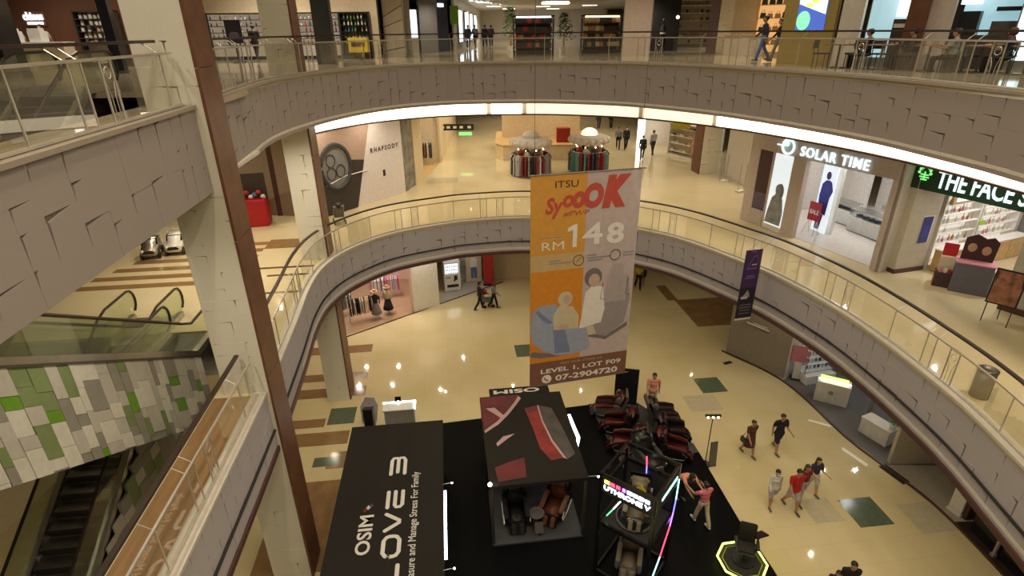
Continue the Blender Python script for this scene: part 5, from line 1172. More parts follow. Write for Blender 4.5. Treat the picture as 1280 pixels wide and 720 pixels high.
# left side of the first floor: red stall and toy cars
rs = thing('stall', 'red covered stall with piled goods behind the near column', 'stall', (-11.7, 24.6, L1), .2); MB().box((0, 0, .6), (1.3, .8, 1.2)).build('body', 'sale_red', rs, bevel=.04); MB().box((0, .3, 1.7), (1.3, .1, 1.2)).build('back_board', 'p_dark', rs)
for k in range(7): MB().ball((-.5 + .17 * k, 0, 1.3 + .1 * (k % 3)), (.12, .12, .1), 8, 6).build('goods', ['p_white', 'p_blue', 'p_red'][k % 3], rs)
shopwall('shop_wall', 'dark brown pier behind the near column on the first floor', -11.2, 25.9, -10.2, 26.1, L1, L1 + 4.8, 'brown_trim'); shopwall('shop_wall', 'beige wall behind the left first-floor walkway', -30, 27.5, -9.2, 25.8, L1, L1 + 4.8, mat('tan_wall', (.34, .26, .19), .7)); shopwall('shop_wall', 'black lower panel behind the stone column', -10.2, 25.6, -9.2, 25.3, L1, L1 + 2.2, 'black_gloss')
def toycar(label, loc, rz, body):
    t = thing('toy_car', label, 'toy car', loc, rz)
    MB().prism([(-.55, .16), (.55, .16), (.6, .34), (.5, .46), (.2, .52), (.02, .74), (-.35, .76), (-.5, .54), (-.6, .5)], -.28, .28, 'x').build('body', body, t, bevel=.05, smooth=True)
    MB().prism([(.18, .53), (.03, .72), (-.3, .73), (-.4, .55)], -.285, .285, 'x').build('window', 'black_gloss', t)
    MB().box((0, .56, .34), (.4, .08, .12)).build('grille', 'black', t)
    for s in (-1, 1):
        MB().ball((s * .2, .57, .4), .06, 8, 6).build('headlight', 'white_gloss', t)
        for y in (-.36, .36): MB().tube([(s * .26, y, .15), (s * .33, y, .15)], .15, 12).build('wheel', 'black', t)
    return t
toycar('silver toy ride-on car at the left of two', (-14.2, 20.75, L1), math.radians(200), 'steel'); toycar('white toy ride-on car at the right of two', (-13.45, 21.2, L1), math.radians(195), 'white_gloss')
fn = thing('play_fence', 'low white fence panel behind the toy cars', 'fence', (-13.6, 22.0, L1), .1)
for k in range(9): MB().box((-1.2 + .3 * k, 0, .4), (.06, .03, .8)).build('slat', 'white', fn)
for z in (.15, .7): MB().box((0, .02, z), (2.6, .03, .06)).build('rail', 'white', fn)
# ---------------------------------------------------------------- ground floor, far left: boutique, vending machine, red pillar
mat('wall_pink_lit', (.70, .50, .42), .7); mat('boutique_floor', (.42, .28, .18), .3); mat('red_paint', (.38, .02, .02), .45)  # boutique walls are white, the pink light is put into their colour
struct(MB().prism([(-8.7, 26.0), (-5.5, 28.5), (-5.5, 33.5), (-13, 33.5), (-13, 26)], .001, .012).build('floor', 'boutique_floor'), 'brown floor inside the pink-lit boutique', 'floor')
shopwall('shop_wall', 'white back wall of the ground-floor boutique, pink light put into its colour', -13, 33.2, -5.2, 33.2, 0, 4.9, 'wall_pink_lit')
shopwall('shop_wall', 'white side wall of the ground-floor boutique', -5.6, 28.45, -5.75, 33.2, 0, 4.9, 'wall_pink_lit')
shopwall('shop_wall', 'white panel wall between the boutique and the vending machine', -5.55, 28.4, -4.25, 29.4, 0, 4.9, 'white')
shopwall('shop_wall', 'grey striped wall behind the vending machine', -4.3, 32.3, -1.7, 32.9, 0, 4.9, mat('striped', (.30, .29, .28), .6, var=.5, scale=1.5))
shopwall('shop_wall', 'beige wall right of the red pillar on the ground floor', -1.1, 33.2, 6, 33.0, 0, 4.9, 'beige_wall')
struct(MB().prism([(-4.25, 29.4), (-1.9, 31.3), (-1.0, 31.6), (-1.0, 33.0), (-4.3, 33.0)], .001, .010).build('floor', mat('niche_floor', (.40, .37, .33), .3)), 'greyish floor of the vending machine niche', 'floor')
struct(MB().box((0, 0, .02), (11.5, .06, .04)).build('trim_10', 'inlay_dark', None, loc=(-5.0, 28.85, 0), rz=.70), 'dark threshold line along the ground-floor shops', 'trim')
area((-8.2, 29.0, 4.6), 4, 4, 620, (1, .84, .74)); area((-3.2, 31.0, 4.6), 2, 1.2, 70, WHITE); area((-4.3, 27.6, 4.7), 1.5, 1, 110, WARMW)  # last lamp added to brighten the white panel wall
rp = thing('pillar', 'red painted pillar beside the vending machine niche', 'column', (-1.45, 32.3, 0), 0, kind='structure'); MB().box((0, 0, 2.45), (.62, .6, 4.9)).build('shaft', 'red_paint', rp); MB().box((0, 0, .08), (.66, .64, .16)).build('base', 'black', rp)
vm = thing('vending_machine', 'white vending machine with lit bottle window', 'vending machine', (-3.62, 31.25, 0), .25)
MB().box((0, .35, .98), (1.0, .7, 1.9)).build('body', 'white_gloss', vm, bevel=.03)
for z in (1.72, 1.5, 1.28):
    MB().box((-.04, -.005, z), (.78, .02, .17)).build('lit_window', 'shop_cool', vm)
    for k in range(7): MB().lathe([(.03, 0), (.035, .08), (.012, .11), (.012, .14)], 6).build('bottle', ['p_green', 'p_blue', 'p_red'][k % 3], vm, loc=(-.37 + .11 * k, -.03, z - .08))
MB().box((.2, -.01, .9), (.2, .02, .3)).box((.12, -.01, .72), (.1, .02, .1)).build('keypad', 'black', vm); MB().box((0, -.01, .38), (.7, .02, .18)).build('slot', 'black', vm); MB().box((-.25, -.01, .95), (.3, .02, .14)).build('label_plate', 'steel', vm)
po = thing('wall_poster', 'tall poster of a person in white shirt and jeans beside the vending machine', 'poster', (-2.4, 32.55, .1), .2); MB().box((0, .05, 1.0), (1.0, .03, 2.1)).build('panel', 'p_cream', po)
MB().prism([(-.2, .95), (.2, .95), (.22, 1.45), (.1, 1.62), (-.1, 1.62), (-.22, 1.45)], .02, .034, 'y').build('print', 'white', po); MB().prism([(-.18, .2), (-.02, .2), (0, .7), (.04, .2), (.2, .2), (.2, .95), (-.2, .95)], .02, .034, 'y').build('print', 'cloth_blue', po)
MB().prism([(.1 * math.cos(q * PI / 6), 1.75 + .12 * math.sin(q * PI / 6)) for q in range(12)], .02, .034, 'y').build('print', 'skin', po); MB().prism([(-.12, 1.8), (.12, 1.8), (.1, 1.92), (-.1, 1.92)], .018, .03, 'y').build('print', 'hair_black', po)
rack('clothes rack with pale tops at the boutique front', (-8.2, 27.6, 0), .5, 1.6, ['cloth_white', 'cloth_cream', 'cloth_brown', 'cloth_black'], 12)
rack('clothes rack with lilac dresses deep in the boutique', (-7.6, 30.4, 0), .3, 1.8, ['cloth_lilac', 'cloth_white', 'cloth_pink', 'cloth_lilac'], 13)
rack('clothes rack with dark skirts at the left of the boutique', (-9.6, 27.9, 0), .9, 1.6, ['cloth_black', 'cloth_grey', 'cloth_white'], 14)
for (x, y, lb_, top, bt) in ((-7.55, 27.75, 'straw-hatted mannequin in a dark dress at the boutique front', 'cloth_black', 'cloth_grey'), (-7.0, 28.3, 'mannequin in a cream top at the boutique front', 'cloth_cream', 'cloth_black')):
    m_ = thing('mannequin', lb_, 'mannequin', (x, y, 0)); MB().lathe([(.3, .35), (.24, .6), (.15, .95), (.15, 1.0)], 12).build('skirt', bt, m_, True); MB().lathe([(.14, .98), (.13, 1.1), (.18, 1.3), (.17, 1.42), (.05, 1.48), (.045, 1.54)], 12).build('top', top, m_, True)
    MB().ball((0, 0, 1.64), (.08, .09, .11), 10, 7).build('head', 'skin_light', m_, True); MB().lathe([(.2, 1.68), (.2, 1.70), (.1, 1.71), (.09, 1.8), (.01, 1.82)], 14).build('hat', 'p_tan', m_); MB().tube([(0, 0, 0), (0, 0, .4)], .02).build('stand', 'steel', m_); MB().lathe([(.02, 0), (.18, 0), (.18, .02), (.02, .02)], 12).build('base', 'steel', m_)
    for s in (-1, 1): MB().tube([(s * .18, 0, 1.4), (s * .22, .02, 1.15), (s * .2, .06, .92)], [.05, .04, .03], 6).build('arm', top, m_)
# ---------------------------------------------------------------- ground floor, right
mat('gw', (.30, .265, .235), .6); mat('shop_grey_floor', (.13, .125, .125), .5)
shopwall('shop_wall', 'plain grey shop hoarding on the right of the ground floor', 10.55, 23.8, 12.35, 21.4, 0, 4.9, 'gw')
shopwall('shop_wall', 'side return of the grey hoarding', 12.35, 21.4, 15.8, 23.6, 0, 4.9, 'pale_wall')
hb = thing('wall_sign', 'small white strip sign on the grey hoarding', 'sign', (11.35, 22.66, 2.05), math.atan2(-2.4, 1.8)); MB().box((0, -.02, 0), (1.1, .03, .06)).box((.1, -.02, .1), (.7, .02, .04)).build('panel', 'white_gloss', hb)
struct(MB().prism([(12.3, 21.3), (13.05, 17.4), (13.6, 15.8), (19, 15.8), (19, 25), (14.5, 23)], .001, .012).build('floor', 'shop_grey_floor'), 'grey carpet of the phone shop on the ground floor', 'floor')
struct(MB().prism([(13.5, 15.8), (13.95, 14.1), (14.2, 13.2), (19, 13.2), (19, 15.8)], .001, .012).build('floor', mat('pale_floor', (.34, .31, .25), .4)), 'pale floor of the empty shop on the ground floor', 'floor')
struct(MB().prism([(14.2, 13.2), (14.35, 8), (22, 8), (22, 13.2)], .001, .012).build('floor', mat('shop_dark_floor', (.035, .02, .016), .4)), 'dark floor of the unlit shop at the lower right', 'floor')
th_ = Curve([(10.4, 23.9), (12.25, 21.2), (13.0, 17.3), (13.5, 15.7), (14.15, 13.3), (14.3, 8)])
struct(ribbon(th_, 0, th_.len, 0, .05, -.04, .04).build('trim_11', 'brown_trim'), 'dark brown threshold along the right ground-floor shops', 'trim')
shopwall('shop_wall', 'white back wall of the phone shop', 18.8, 24, 18.8, 15.8, 0, 4.9, 'pale_wall'); shopwall('shop_wall', 'pale partition at the end of the phone shop', 13.75, 15.85, 18.8, 15.85, 0, 4.9, 'pillar_pale')
shopwall('shop_wall', 'dark partition beside the unlit shop', 14.6, 13.25, 17, 13.4, 0, 4.9, 'brown_trim'); shopwall('shop_wall', 'black glazing of the unlit shop at lower right', 14.5, 12.9, 14.75, 6, 0, 4.9, 'black_gloss')
shopwall('shop_wall', 'dark end wall of the unlit shop', 21, 15, 21, 6, 0, 4.9, 'brown_trim')
mu = thing('glazing_bar', 'pale vertical glazing bar on the unlit shop front', 'bar', (14.45, 11.9, 0)); MB().box((0, 0, 2.4), (.07, .07, 4.8)).box((0, 0, .06), (.12, .12, .12)).build('bar', 'grey_wall', mu)
ar = thing('arrow_sign', 'white folded arrow graphic on the black glazing at lower right', 'sign', (14.42, 10.4, .6), -PI / 2 + .03)
MB().prism([(-.7, .5), (-.42, .58), (-.28, .45), (-.1, .05), (.02, -.2), (.35, -.32), (.55, -.5), (.5, -.6), (.1, -.45), (-.12, -.28), (-.3, .1), (-.42, .45)], -.02, .0, 'y', (0, 0, .7)).build('panel', 'white', ar); MB().box((0, .02, .7), (.04, .03, .9)).build('backing', 'black', ar)
area((15.5, 19.5, 4.6), 3, 4, 150, WHITE)
dcab = thing('display_cabinet', 'white tiered glass display cabinet behind the pink sign', 'cabinet', (13.75, 21.4, 0), math.radians(12))
MB().box((0, 0, .22), (1.5, .75, .42)).build('base', 'white_gloss', dcab)
for z in (.55, .9, 1.25, 1.6): MB().box((0, .1, z), (1.4, .5, .03)).build('shelf', 'white_gloss', dcab); MB().box((0, .3, z - .04), (1.3, .02, .03)).build('light_strip', 'shop_cool', dcab)
for x in (-.72, .72):
    for y in (-.15, .35): MB().box((x, y, 1.1), (.03, .03, 1.5)).build('upright', 'steel', dcab)
for z in (.57, .92, 1.27):
    for k in range(6):
        o = inst('phone', product_mesh('box', ['p_dark', 'p_white', 'p_blue'][k % 3]), None, (13.25 + .2 * k, 21.35 + .045 * k, z), .2, (.8, .5, .9)); tag(o, 'small boxed phone on the tiered glass display cabinet', 'phone', 'boxed phones on the display cabinet')
pks = thing('sign_board', 'pink square sign on a white post at the phone shop entrance', 'sign', (12.85, 21.35, 0), math.radians(-20)); MB().box((0, 0, 1.35), (.75, .04, .8)).box((0, -.025, 1.45), (.5, .006, .1)).box((0, -.025, 1.25), (.4, .006, .06)).build('board', mat('sign_pink', (.62, .22, .30), .5), pks); MB().box((0, .02, .5), (.3, .05, 1.0)).build('post', 'white_gloss', pks); MB().box((0, .05, .03), (.4, .3, .06)).build('base', 'black', pks)
ct = thing('display_counter', 'white phone counter with a round dark emblem and lime-lit top', 'counter', (13.6, 19.75, 0), math.radians(-30)); MB().box((0, 0, .5), (1.25, .6, .95)).build('body', 'white_gloss', ct); MB().box((0, 0, .03), (1.2, .55, .06)).build('plinth', 'black', ct)
glow('lime_light', (.65, 1.0, .2), 2.0); MB().box((0, .05, 1.08), (1.1, .45, .14)).build('glass_top', 'glass_clear', ct); MB().box((0, .05, 1.02), (1.05, .4, .03)).build('lit_tray', 'lime_light', ct); MB().box((0, -.24, 1.1), (1.2, .04, .05)).build('light_strip', 'shop_white', ct)
MB().tube([(-.05, -.31, .55), (-.05, -.3, .55)], .1, 14).build('emblem', 'grey_wall', ct)
ct2 = thing('display_counter', 'low white counter with a plant at the shop threshold', 'counter', (14.15, 17.35, 0), math.radians(-65)); MB().box((0, 0, .35), (1.1, .55, .66)).build('body', 'white_gloss', ct2); MB().box((0, 0, .70), (1.14, .6, .04)).build('top', 'white', ct2)
pt = thing('potted_plant', 'small green potted plant on the low white counter', 'plant', (14.35, 16.95, .72)); MB().lathe([(.06, 0), (.1, .02), (.12, .16), (.10, .16), (.02, .15)], 12).build('pot', 'white_gloss', pt)
mat('leaf', (.05, .22, .03), .5)
for k in range(9):
    a = k * 2.4; MB().add([(0, 0, .15), (.1 * math.cos(a) - .04 * math.sin(a), .1 * math.sin(a) + .04 * math.cos(a), .32), (.26 * math.cos(a), .26 * math.sin(a), .3 + .03 * (k % 3)), (.1 * math.cos(a) + .04 * math.sin(a), .1 * math.sin(a) - .04 * math.cos(a), .32)], [(0, 1, 2, 3)]).build('leaf', 'leaf', pt)
lbx = thing('light_box', 'small lit poster with orange circle above the low counter', 'light box', (14.55, 18.6, 1.05), math.radians(-65)); MB().box((0, 0, .5), (1.15, .06, .9)).build('frame', 'gw', lbx); MB().box((0, -.035, .5), (1.05, .01, .6)).build('picture', 'poster_food', lbx); MB().ball((.2, -.04, .45), (.24, .01, .24), 14, 6).build('print', mat('orange_print', (.75, .42, .12), .5, emit=(1, .5, .15), es=.8), lbx); MB().box((0, -.03, 1.02), (1.15, .06, .12)).build('light_strip', 'shop_white', lbx); MB().box((0, .05, -.5), (.1, .1, 1.1)).build('stand', 'steel', lbx)
wp = thing('partition_post', 'white angled partition end at the empty shop', 'partition', (14.55, 13.6, 0), .3); MB().box((0, 0, 1.3), (.2, .4, 2.6)).box((0, 0, .05), (.25, .45, .1)).build('panel', 'white', wp)
ml = thing('floor_socket', 'small black floor box on the cream floor near the grey hoarding', 'floor box', (10.3, 22.8, 0), .4); MB().box((0, 0, .02), (.4, .16, .03)).build('lid', 'black', ml, bevel=.008); MB().box((0, 0, .008), (.46, .2, .012)).build('frame', 'steel_dark', ml)
mm = thing('door_mat', 'narrow dark mat at the threshold of the empty shop', 'mat', (13.62, 15.35, 0), math.radians(-70)); MB().box((0, 0, .012), (.9, .3, .02)).build('body', 'black_matte', mm); MB().box((0, 0, .012), (.96, .34, .014)).build('border', 'brown_trim', mm)
area((-14, 9, 4.4), 4, 6, 40, (1, .88, .62))  # lamps and bright wall added here to stand in for a lit area
shopwall('shop_wall', 'bright cream wall added beyond the lower escalator for the lit area there', -16.5, 4, -16.5, 16, 0, 5, mat('bright_cream', (.8, .72, .52), .7))
area((-14.5, 7, 4.7), 2, 4, 50, (1, .9, .68))
# ---------------------------------------------------------------- second floor
glow('cafe_sign', (.85, .85, 1.0), 2.2)
shopwall('shop_wall', 'red-brown wall of the cafe at the far upper left', -26, 27.2, -16.6, 27.0, L2, L2 + 4.5, mat('cafe_brown', (.20, .085, .05), .6))
sgc = thing('shop_sign', 'glowing white sign letters on the brown cafe wall', 'sign', (-20.6, 27.05, 15.0)); fit(text('lettering', 'chines', .4, 'cafe_sign', sgc, (-.02, -.05, .35), UP, .02, .01), .85, .32); MB().box((0, -.04, .07), (.68, .03, .1)).build('strip', 'cafe_sign', sgc); MB().box((0, 0, .25), (.95, .04, .6)).build('board', 'cafe_brown', sgc)
shelving('dark-framed cafe shelves with rows of white cups', (-17.7, 26.7, L2), 0, 1.7, 2.2, 5, 7, 'box', 'white carton on the cafe shelves', ['p_white', 'p_cream', 'p_white'], 'p_dark', 'p_cream', .4, .95, .9, 21)
cc = thing('cafe_counter', 'pale cafe counter under the glowing sign', 'counter', (-19.6, 24.7, L2)); MB().box((0, 0, .5), (3.6, .6, 1.0)).build('body', 'p_cream', cc); MB().box((0, 0, 1.02), (3.7, .7, .05)).build('top', 'white', cc)
for x in (-19.9, -18.9):
    o = inst('coffee_machine', MB().box((0, 0, .2), (.5, .4, .4)).box((0, -.05, .45), (.45, .3, .1)).mesh('coffee_machine', 'white_gloss'), None, (x, 24.7, L2 + 1.045)); tag(o, 'boxy white coffee machine on the cafe counter', 'coffee machine', 'coffee machines on the cafe counter')
person('barista in white behind the cafe counter', (-20.3, 25.4, L2), 180, 1.66, top='white', bottom='black', voxel=.03); person('masked barista in cream behind the cafe counter', (-19.3, 25.5, L2), 180, 1.7, top='cream', bottom='black', voxel=.03, mask=True)
bc = thing('pillar', 'black column at the upper left edge beside the escalators', 'column', (-16.6, 19.6, L2), A, kind='structure'); MB().box((0, 0, 2.3), (1.2, 1.0, 4.6)).build('shaft', 'black_gloss', bc); MB().box((0, 0, .1), (1.24, 1.04, .2)).build('base', 'steel_dark', bc)
bp_ = thing('pillar', 'slim black post in front of the cafe', 'column', (-14.2, 22.0, L2), A, kind='structure'); MB().box((0, 0, 2.3), (.34, .3, 4.6)).build('shaft', 'black_gloss', bp_); MB().box((0, 0, .05), (.4, .36, .1)).build('base', 'steel_dark', bp_)
# cosmetics shop, upper left
shopwall('shop_wall', 'cream fascia and back wall of the upper cosmetics shop', -16.4, 32.6, -6.9, 32.6, L2, L2 + 4.5, 'cream')
shelving('black-framed cosmetics shelves behind the near column on the second floor', (-13.9, 32.2, L2), 0, 3.6, 2.2, 5, 13, 'bottle', 'bottle on the black-framed shelves of the upper cosmetics shop', ['p_white', 'p_red', 'p_cream', 'p_dark'], 'black', 'shelf_warm_glow', .4, .95, .7, 31)
shelving('black-framed cosmetics shelves between the stone column and the black column', (-9.9, 32.2, L2), 0, 2.2, 2.2, 5, 9, 'bottle', 'bottle on the black-framed shelves of the upper cosmetics shop', ['p_white', 'p_red', 'p_cream', 'p_dark'], 'black', 'shelf_warm_glow', .4, .95, .7, 32)
shelving('black-framed cosmetics shelves right of the black column', (-8.0, 32.2, L2), 0, 1.5, 2.2, 5, 7, 'bottle', 'bottle on the black-framed shelves of the upper cosmetics shop', ['p_white', 'p_green', 'p_cream', 'p_blue'], 'black', 'leather_grey', .4, .95, .7, 33)
area((-11.5, 30.3, L2 + 4.2), 6, 2, 350, WARMW)
yb = thing('crate', 'bright yellow box display on the second floor', 'display box', (-7.75, 31.5, L2 + .3)); MB().box((0, 0, .38), (.98, .5, .7)).build('body', mat('crate_yellow', (.55, .40, .02), .5), yb); MB().box((0, 0, .0), (.7, .4, .06)).build('foot', 'black', yb); MB().box((0, -.1, -.17), (.06, .3, .28)).build('leg', 'black', yb); MB().box((0, -.255, .4), (.7, .01, .2)).build('print', 'p_dark', yb)
np = thing('poster_stand', 'dark navy poster panel standing before the upper cosmetics shelves', 'poster', (-13.05, 29.2, L2)); MB().box((0, 0, 1.35), (.75, .05, 1.0)).build('panel', 'purple_dark', np); MB().ball((0, -.03, 1.2), (.25, .01, .15), 12, 6).build('print', 'poster_mid', np); MB().box((0, 0, .45), (.1, .06, .9)).build('stem', 'black', np); MB().box((0, 0, .03), (.5, .3, .06)).build('base', 'black', np)
person('person in black browsing before the upper cosmetics shelves', (-12.3, 29.6, L2), 0, 1.65, top='black', bottom='black', voxel=.03)
b_ = thing('pillar', 'broad black column in front of the upper cosmetics shop', 'column', (-8.15, 27.1, L2), A, kind='structure'); MB().box((0, 0, 2.3), (.75, .6, 4.6)).build('shaft', 'black_matte', b_); MB().box((0, 0, .45), (.8, .66, .9)).build('base', 'steel_dark', b_)
b_ = thing('pillar', 'dark pier at the right end of the upper cosmetics shop', 'column', (-7.15, 32.9, L2), 0, kind='structure'); MB().box((0, 0, 2.3), (.5, .5, 4.6)).build('shaft', 'black_matte', b_); MB().box((0, 0, .06), (.55, .55, .12)).build('base', 'steel_dark', b_)
pp = thing('wall_panel', 'pale wall panel with slanting dark lines beside the corridor', 'panel', (-6.9, 34.2, L2), 0.0); MB().box((.5, 0, 2.2), (1.1, .1, 4.4)).build('panel', 'p_cream', pp)
for z0, z1 in ((2.0, 2.6), (1.5, 1.9), (.3, .5)): MB().tube([(-.05, -.06, z0), (1.05, -.06, z1)], .03, 4).build('stripe', 'grey_wall', pp)
b_ = thing('pillar', 'slim white post at the mouth of the upper corridor', 'column', (-6.0, 34.8, L2), 0, kind='structure'); MB().box((0, 0, 2.3), (.3, .3, 4.6)).build('shaft', 'white', b_); MB().box((.3, .1, 2.3), (.25, .3, 4.6)).build('side', 'grey_wall', b_)
b_ = thing('light_box', 'tall glowing white panel in the upper corridor', 'light box', (-5.95, 38.0, L2 + .9)); MB().box((0, 0, .8), (.55, .06, 1.5)).build('panel', 'shop_cool', b_); MB().box((0, .05, .3), (.6, .06, 2.6)).build('frame', 'white', b_)
shopwall('shop_wall', 'dark grey wall along the left of the upper corridor', -5.5, 38.1, -4.6, 39.6, L2, L2 + 4.5, mat('dark_grey', (.13, .125, .12), .6)); shopwall('shop_wall', 'navy shop front in the upper corridor', -4.9, 41.5, -4.2, 42.6, L2, L2 + 4.5, mat('navy_wall', (.012, .016, .04), .5))
b_ = thing('shop_sign', 'small glowing sign on the navy shop front', 'sign', (-4.6, 41.93, L2 + 2.85), 1.0); MB().box((0, -.04, 0), (.55, .04, .16)).box((0, -.02, 0), (.6, .03, .22)).build('panel', 'cafe_sign', b_)
b_ = thing('hanging_banner', 'green banner hanging in the upper corridor', 'banner', (-3.9, 44.2, L2 + 1.7)); MB().box((0, 0, .6), (.6, .04, 1.2)).build('cloth', mat('banner_green', (.22, .40, .03), .6), b_); MB().tube([(0, 0, 1.2), (0, 0, 2.9)], .02, 4).build('rod', 'steel', b_)
shopwall('shop_wall', 'pale shop fronts further along the upper corridor', -4.0, 45, -3.4, 76, L2, L2 + 4.5, 'pale_wall'); shopwall('shop_wall', 'pale end wall of the upper corridor', -4, 76, 12, 76, L2, L2 + 4.5, 'pale_wall')
for k in range(4):
    b_ = thing('shop_window', 'glowing shop window number-less, along the upper corridor'.replace(' number-less,', ''), 'window', (-3.85 + .08 * k, 47 + 5.5 * k, L2 + .4), PI / 2 - .02, 'lit shop windows of the upper corridor'); MB().box((1.2, -.05, 1.2), (2.2, .05, 2.2)).build('pane', 'shop_cool', b_); MB().box((1.2, .0, 1.2), (2.4, .06, 2.4)).build('frame', 'steel_dark', b_)
for (x, y, lb_, tp, f) in ((-3.2, 47.6, 'shopper in dark clothes, leftmost in the upper corridor', 'black', 0), (-2.6, 46.6, 'shopper in grey, second from left in the upper corridor', 'grey', 160), (-1.95, 49, 'shopper in black in the middle of the upper corridor', 'black', 10), (-1.5, 50.5, 'distant shopper behind the one in black in the upper corridor', 'brown', 0)):
    person(lb_, (x, y, L2), f, 1.68, top=tp, bottom='black', voxel=.035, sleeves='long')
for k in range(14):
    b_ = thing('downlight', 'small round ceiling lamp of the upper corridor', 'lamp', (-3.0 + .38 * k, 50 + 1.2 * (k % 7), 16.8), 0, 'round ceiling lamps of the upper corridor'); MB().lathe([(.02, 0), (.16, 0), (.18, -.04), (.14, -.05), (.02, -.05)], 12).build('ring', 'white', b_); MB().lathe([(.02, -.045), (.12, -.045), (.12, -.07), (.02, -.07)], 12).build('lamp', 'lamp_white', b_)
rl = struct(MB().prism([(3 + 4.5 * math.cos(q * PI / 16), 47 + 7 * math.sin(q * PI / 16)) for q in range(32)], 16.5, 16.78).build('ceiling', 'cream'), 'round dropped ceiling panel above the upper kiosks', 'ceiling')
lr = thing('ring_light', 'bright white ring-shaped ceiling light above the upper kiosks', 'light', (3.2, 43, 16.25)); MB().tube([(.9 * math.cos(q * PI / 12), .9 * math.sin(q * PI / 12), 0) for q in range(25)], .08, 6).build('ring', 'shop_white', lr); MB().tube([(0, .9, 0), (0, .9, .5)], .02, 4).tube([(0, -.9, 0), (0, -.9, .5)], .02, 4).build('hanger', 'steel', lr)
# kiosks piled with goods
def goods_kiosk(label, loc, lamp_m, seed, cols, plabel):
    t = thing('goods_kiosk', label, 'kiosk', loc); w, d = 2.3, 1.2
    MB().box((0, 0, .1), (w, d, .2)).build('base', 'p_dark', t); MB().box((0, .1, 1.0), (w - .3, .1, 1.9)).build('spine', 'p_dark', t)
    for k in range(4): MB().box((0, -.25 + .05 * k, .35 + .42 * k), (w - .1 * k, .7 - .1 * k, .05)).build('shelf', 'p_dark', t)
    for s in (-1, 1): MB().box((s * w / 2, -.1, .95), (.07, .5, 1.9)).build('post', 'p_dark', t)
    MB().box((0, -.1, 2.0), (w + .1, .7, .1)).build('canopy', 'p_dark', t); MB().box((0, -.42, 1.96), (w - .3, .06, .1)).build('light_strip', lamp_m, t)
    rnd = random.Random(seed)
    for k in range(4):
        for i in range(9):
            o = inst('bag', product_mesh('bag', rnd.choice(cols)), None, (loc[0] - w / 2 + .2 + .235 * i, loc[1] - .45 + .05 * k, loc[2] + .375 + .42 * k), rnd.uniform(-.3, .3), (1, 1.3, 1.2)); tag(o, plabel, 'bag', plabel)
    return t
goods_kiosk('dark kiosk piled with bags under a blue-white light strip', (1.4, 35.8, L2), 'shop_cool', 41, ['p_dark', 'p_dark', 'p_red', 'cloth_brown', 'p_tan'], 'bag on the kiosk with the blue-white light strip')
goods_kiosk('dark kiosk piled with bags under a warm light strip', (5.4, 36.3, L2), 'shop_warm', 42, ['p_dark', 'p_dark', 'p_tan', 'p_amber', 'p_cream'], 'bag on the kiosk with the warm light strip')
def tree(label, loc, h, r, n, m):
    t = thing('tree', label, 'tree', loc); MB().tube([(0, 0, 0), (0, 0, h * .5)], [.08, .05], 6).build('trunk', 'wood', t); MB().lathe([(.05, 0), (.25, 0), (.28, .35), (.05, .35)], 12).build('pot', 'white', t)
    rnd = random.Random(n); b = MB()
    for k in range(n):
        zz = rnd.uniform(.35, 1); rr_ = r * rnd.uniform(.2, 1) * (1.15 - zz * .8); a = rnd.uniform(0, 2 * PI); p = Vector((rr_ * math.cos(a), rr_ * math.sin(a), h * zz)); d = Vector((rnd.uniform(-1, 1), rnd.uniform(-1, 1), rnd.uniform(-.6, .6))).normalized() * .16; e = d.cross(Vector((0, 0, 1))).normalized() * .06
        b.add([p, p + d * .5 + e, p + d, p + d * .5 - e], [(0, 1, 2, 3)])
    o = b.build('foliage', m, t); o['kind'] = 'stuff'
    return t
mat('leaf_dark', (.02, .06, .02), .6)
tree('bushy green indoor tree left of the bag kiosks', (.1, 40.0, L2), 2.6, .9, 500, 'leaf'); tree('dark green tree between the two bag kiosks', (3.4, 38.0, L2), 2.2, .75, 500, 'leaf_dark')
# right part of the second floor
shopwall('shop_wall', 'pinkish white pier right of the bag kiosks', 5.95, 31.9, 7.45, 32.2, L2, L2 + 4.5, mat('pier_pink', (.56, .46, .40), .6)); shopwall('shop_wall', 'black recess on the far right of the second floor', 8.5, 38, 10.6, 38.4, L2, L2 + 4.5, 'black_matte')
dm = thing('mannequin', 'dim mannequin in a white belted dark outfit in the black recess', 'mannequin', (9.3, 37.2, L2)); MB().lathe([(.02, 0), (.2, 0), (.2, .11), (.02, .11)], 12).build('base', 'steel_dark', dm); MB().lathe([(.25, .1), (.2, .5), (.15, .95), (.18, 1.3), (.05, 1.5), (.05, 1.58), (.09, 1.66), (.08, 1.8), (.01, 1.84)], 12).build('body', 'black', dm, True); MB().lathe([(.17, .98), (.18, 1.0), (.18, 1.08), (.17, 1.1)], 12).build('belt', 'white', dm); MB().ball((.9, .3, 1.9), .1).build('lamp', 'shop_white', dm)
shelving('tall white shelves with dark boxes right of the black recess', (11.8, 39.6, L2), -.1, 2.2, 2.9, 6, 6, 'box', 'carton on the tall white shelves of the second floor', ['p_tan', 'p_cream', 'p_dark', 'p_amber'], 'white', 'p_cream', .45, .8, .4, 51); area((11.5, 36.5, L2 + 4.2), 2, 2, 70, WARMW)
shopwall('shop_wall', 'beige pier right of the brown column on the second floor', 11.9, 33.6, 13.2, 33.0, L2, L2 + 4.5, 'p_cream'); cr = thing('cashier_counter', 'beige counter in front of the beige pier', 'counter', (12.1, 31.4, L2), -.4); MB().box((0, 0, .45), (1.9, .6, .9)).build('body', 'p_cream', cr); MB().box((0, 0, .93), (2.0, .7, .06)).build('top', 'wood_pale', cr)
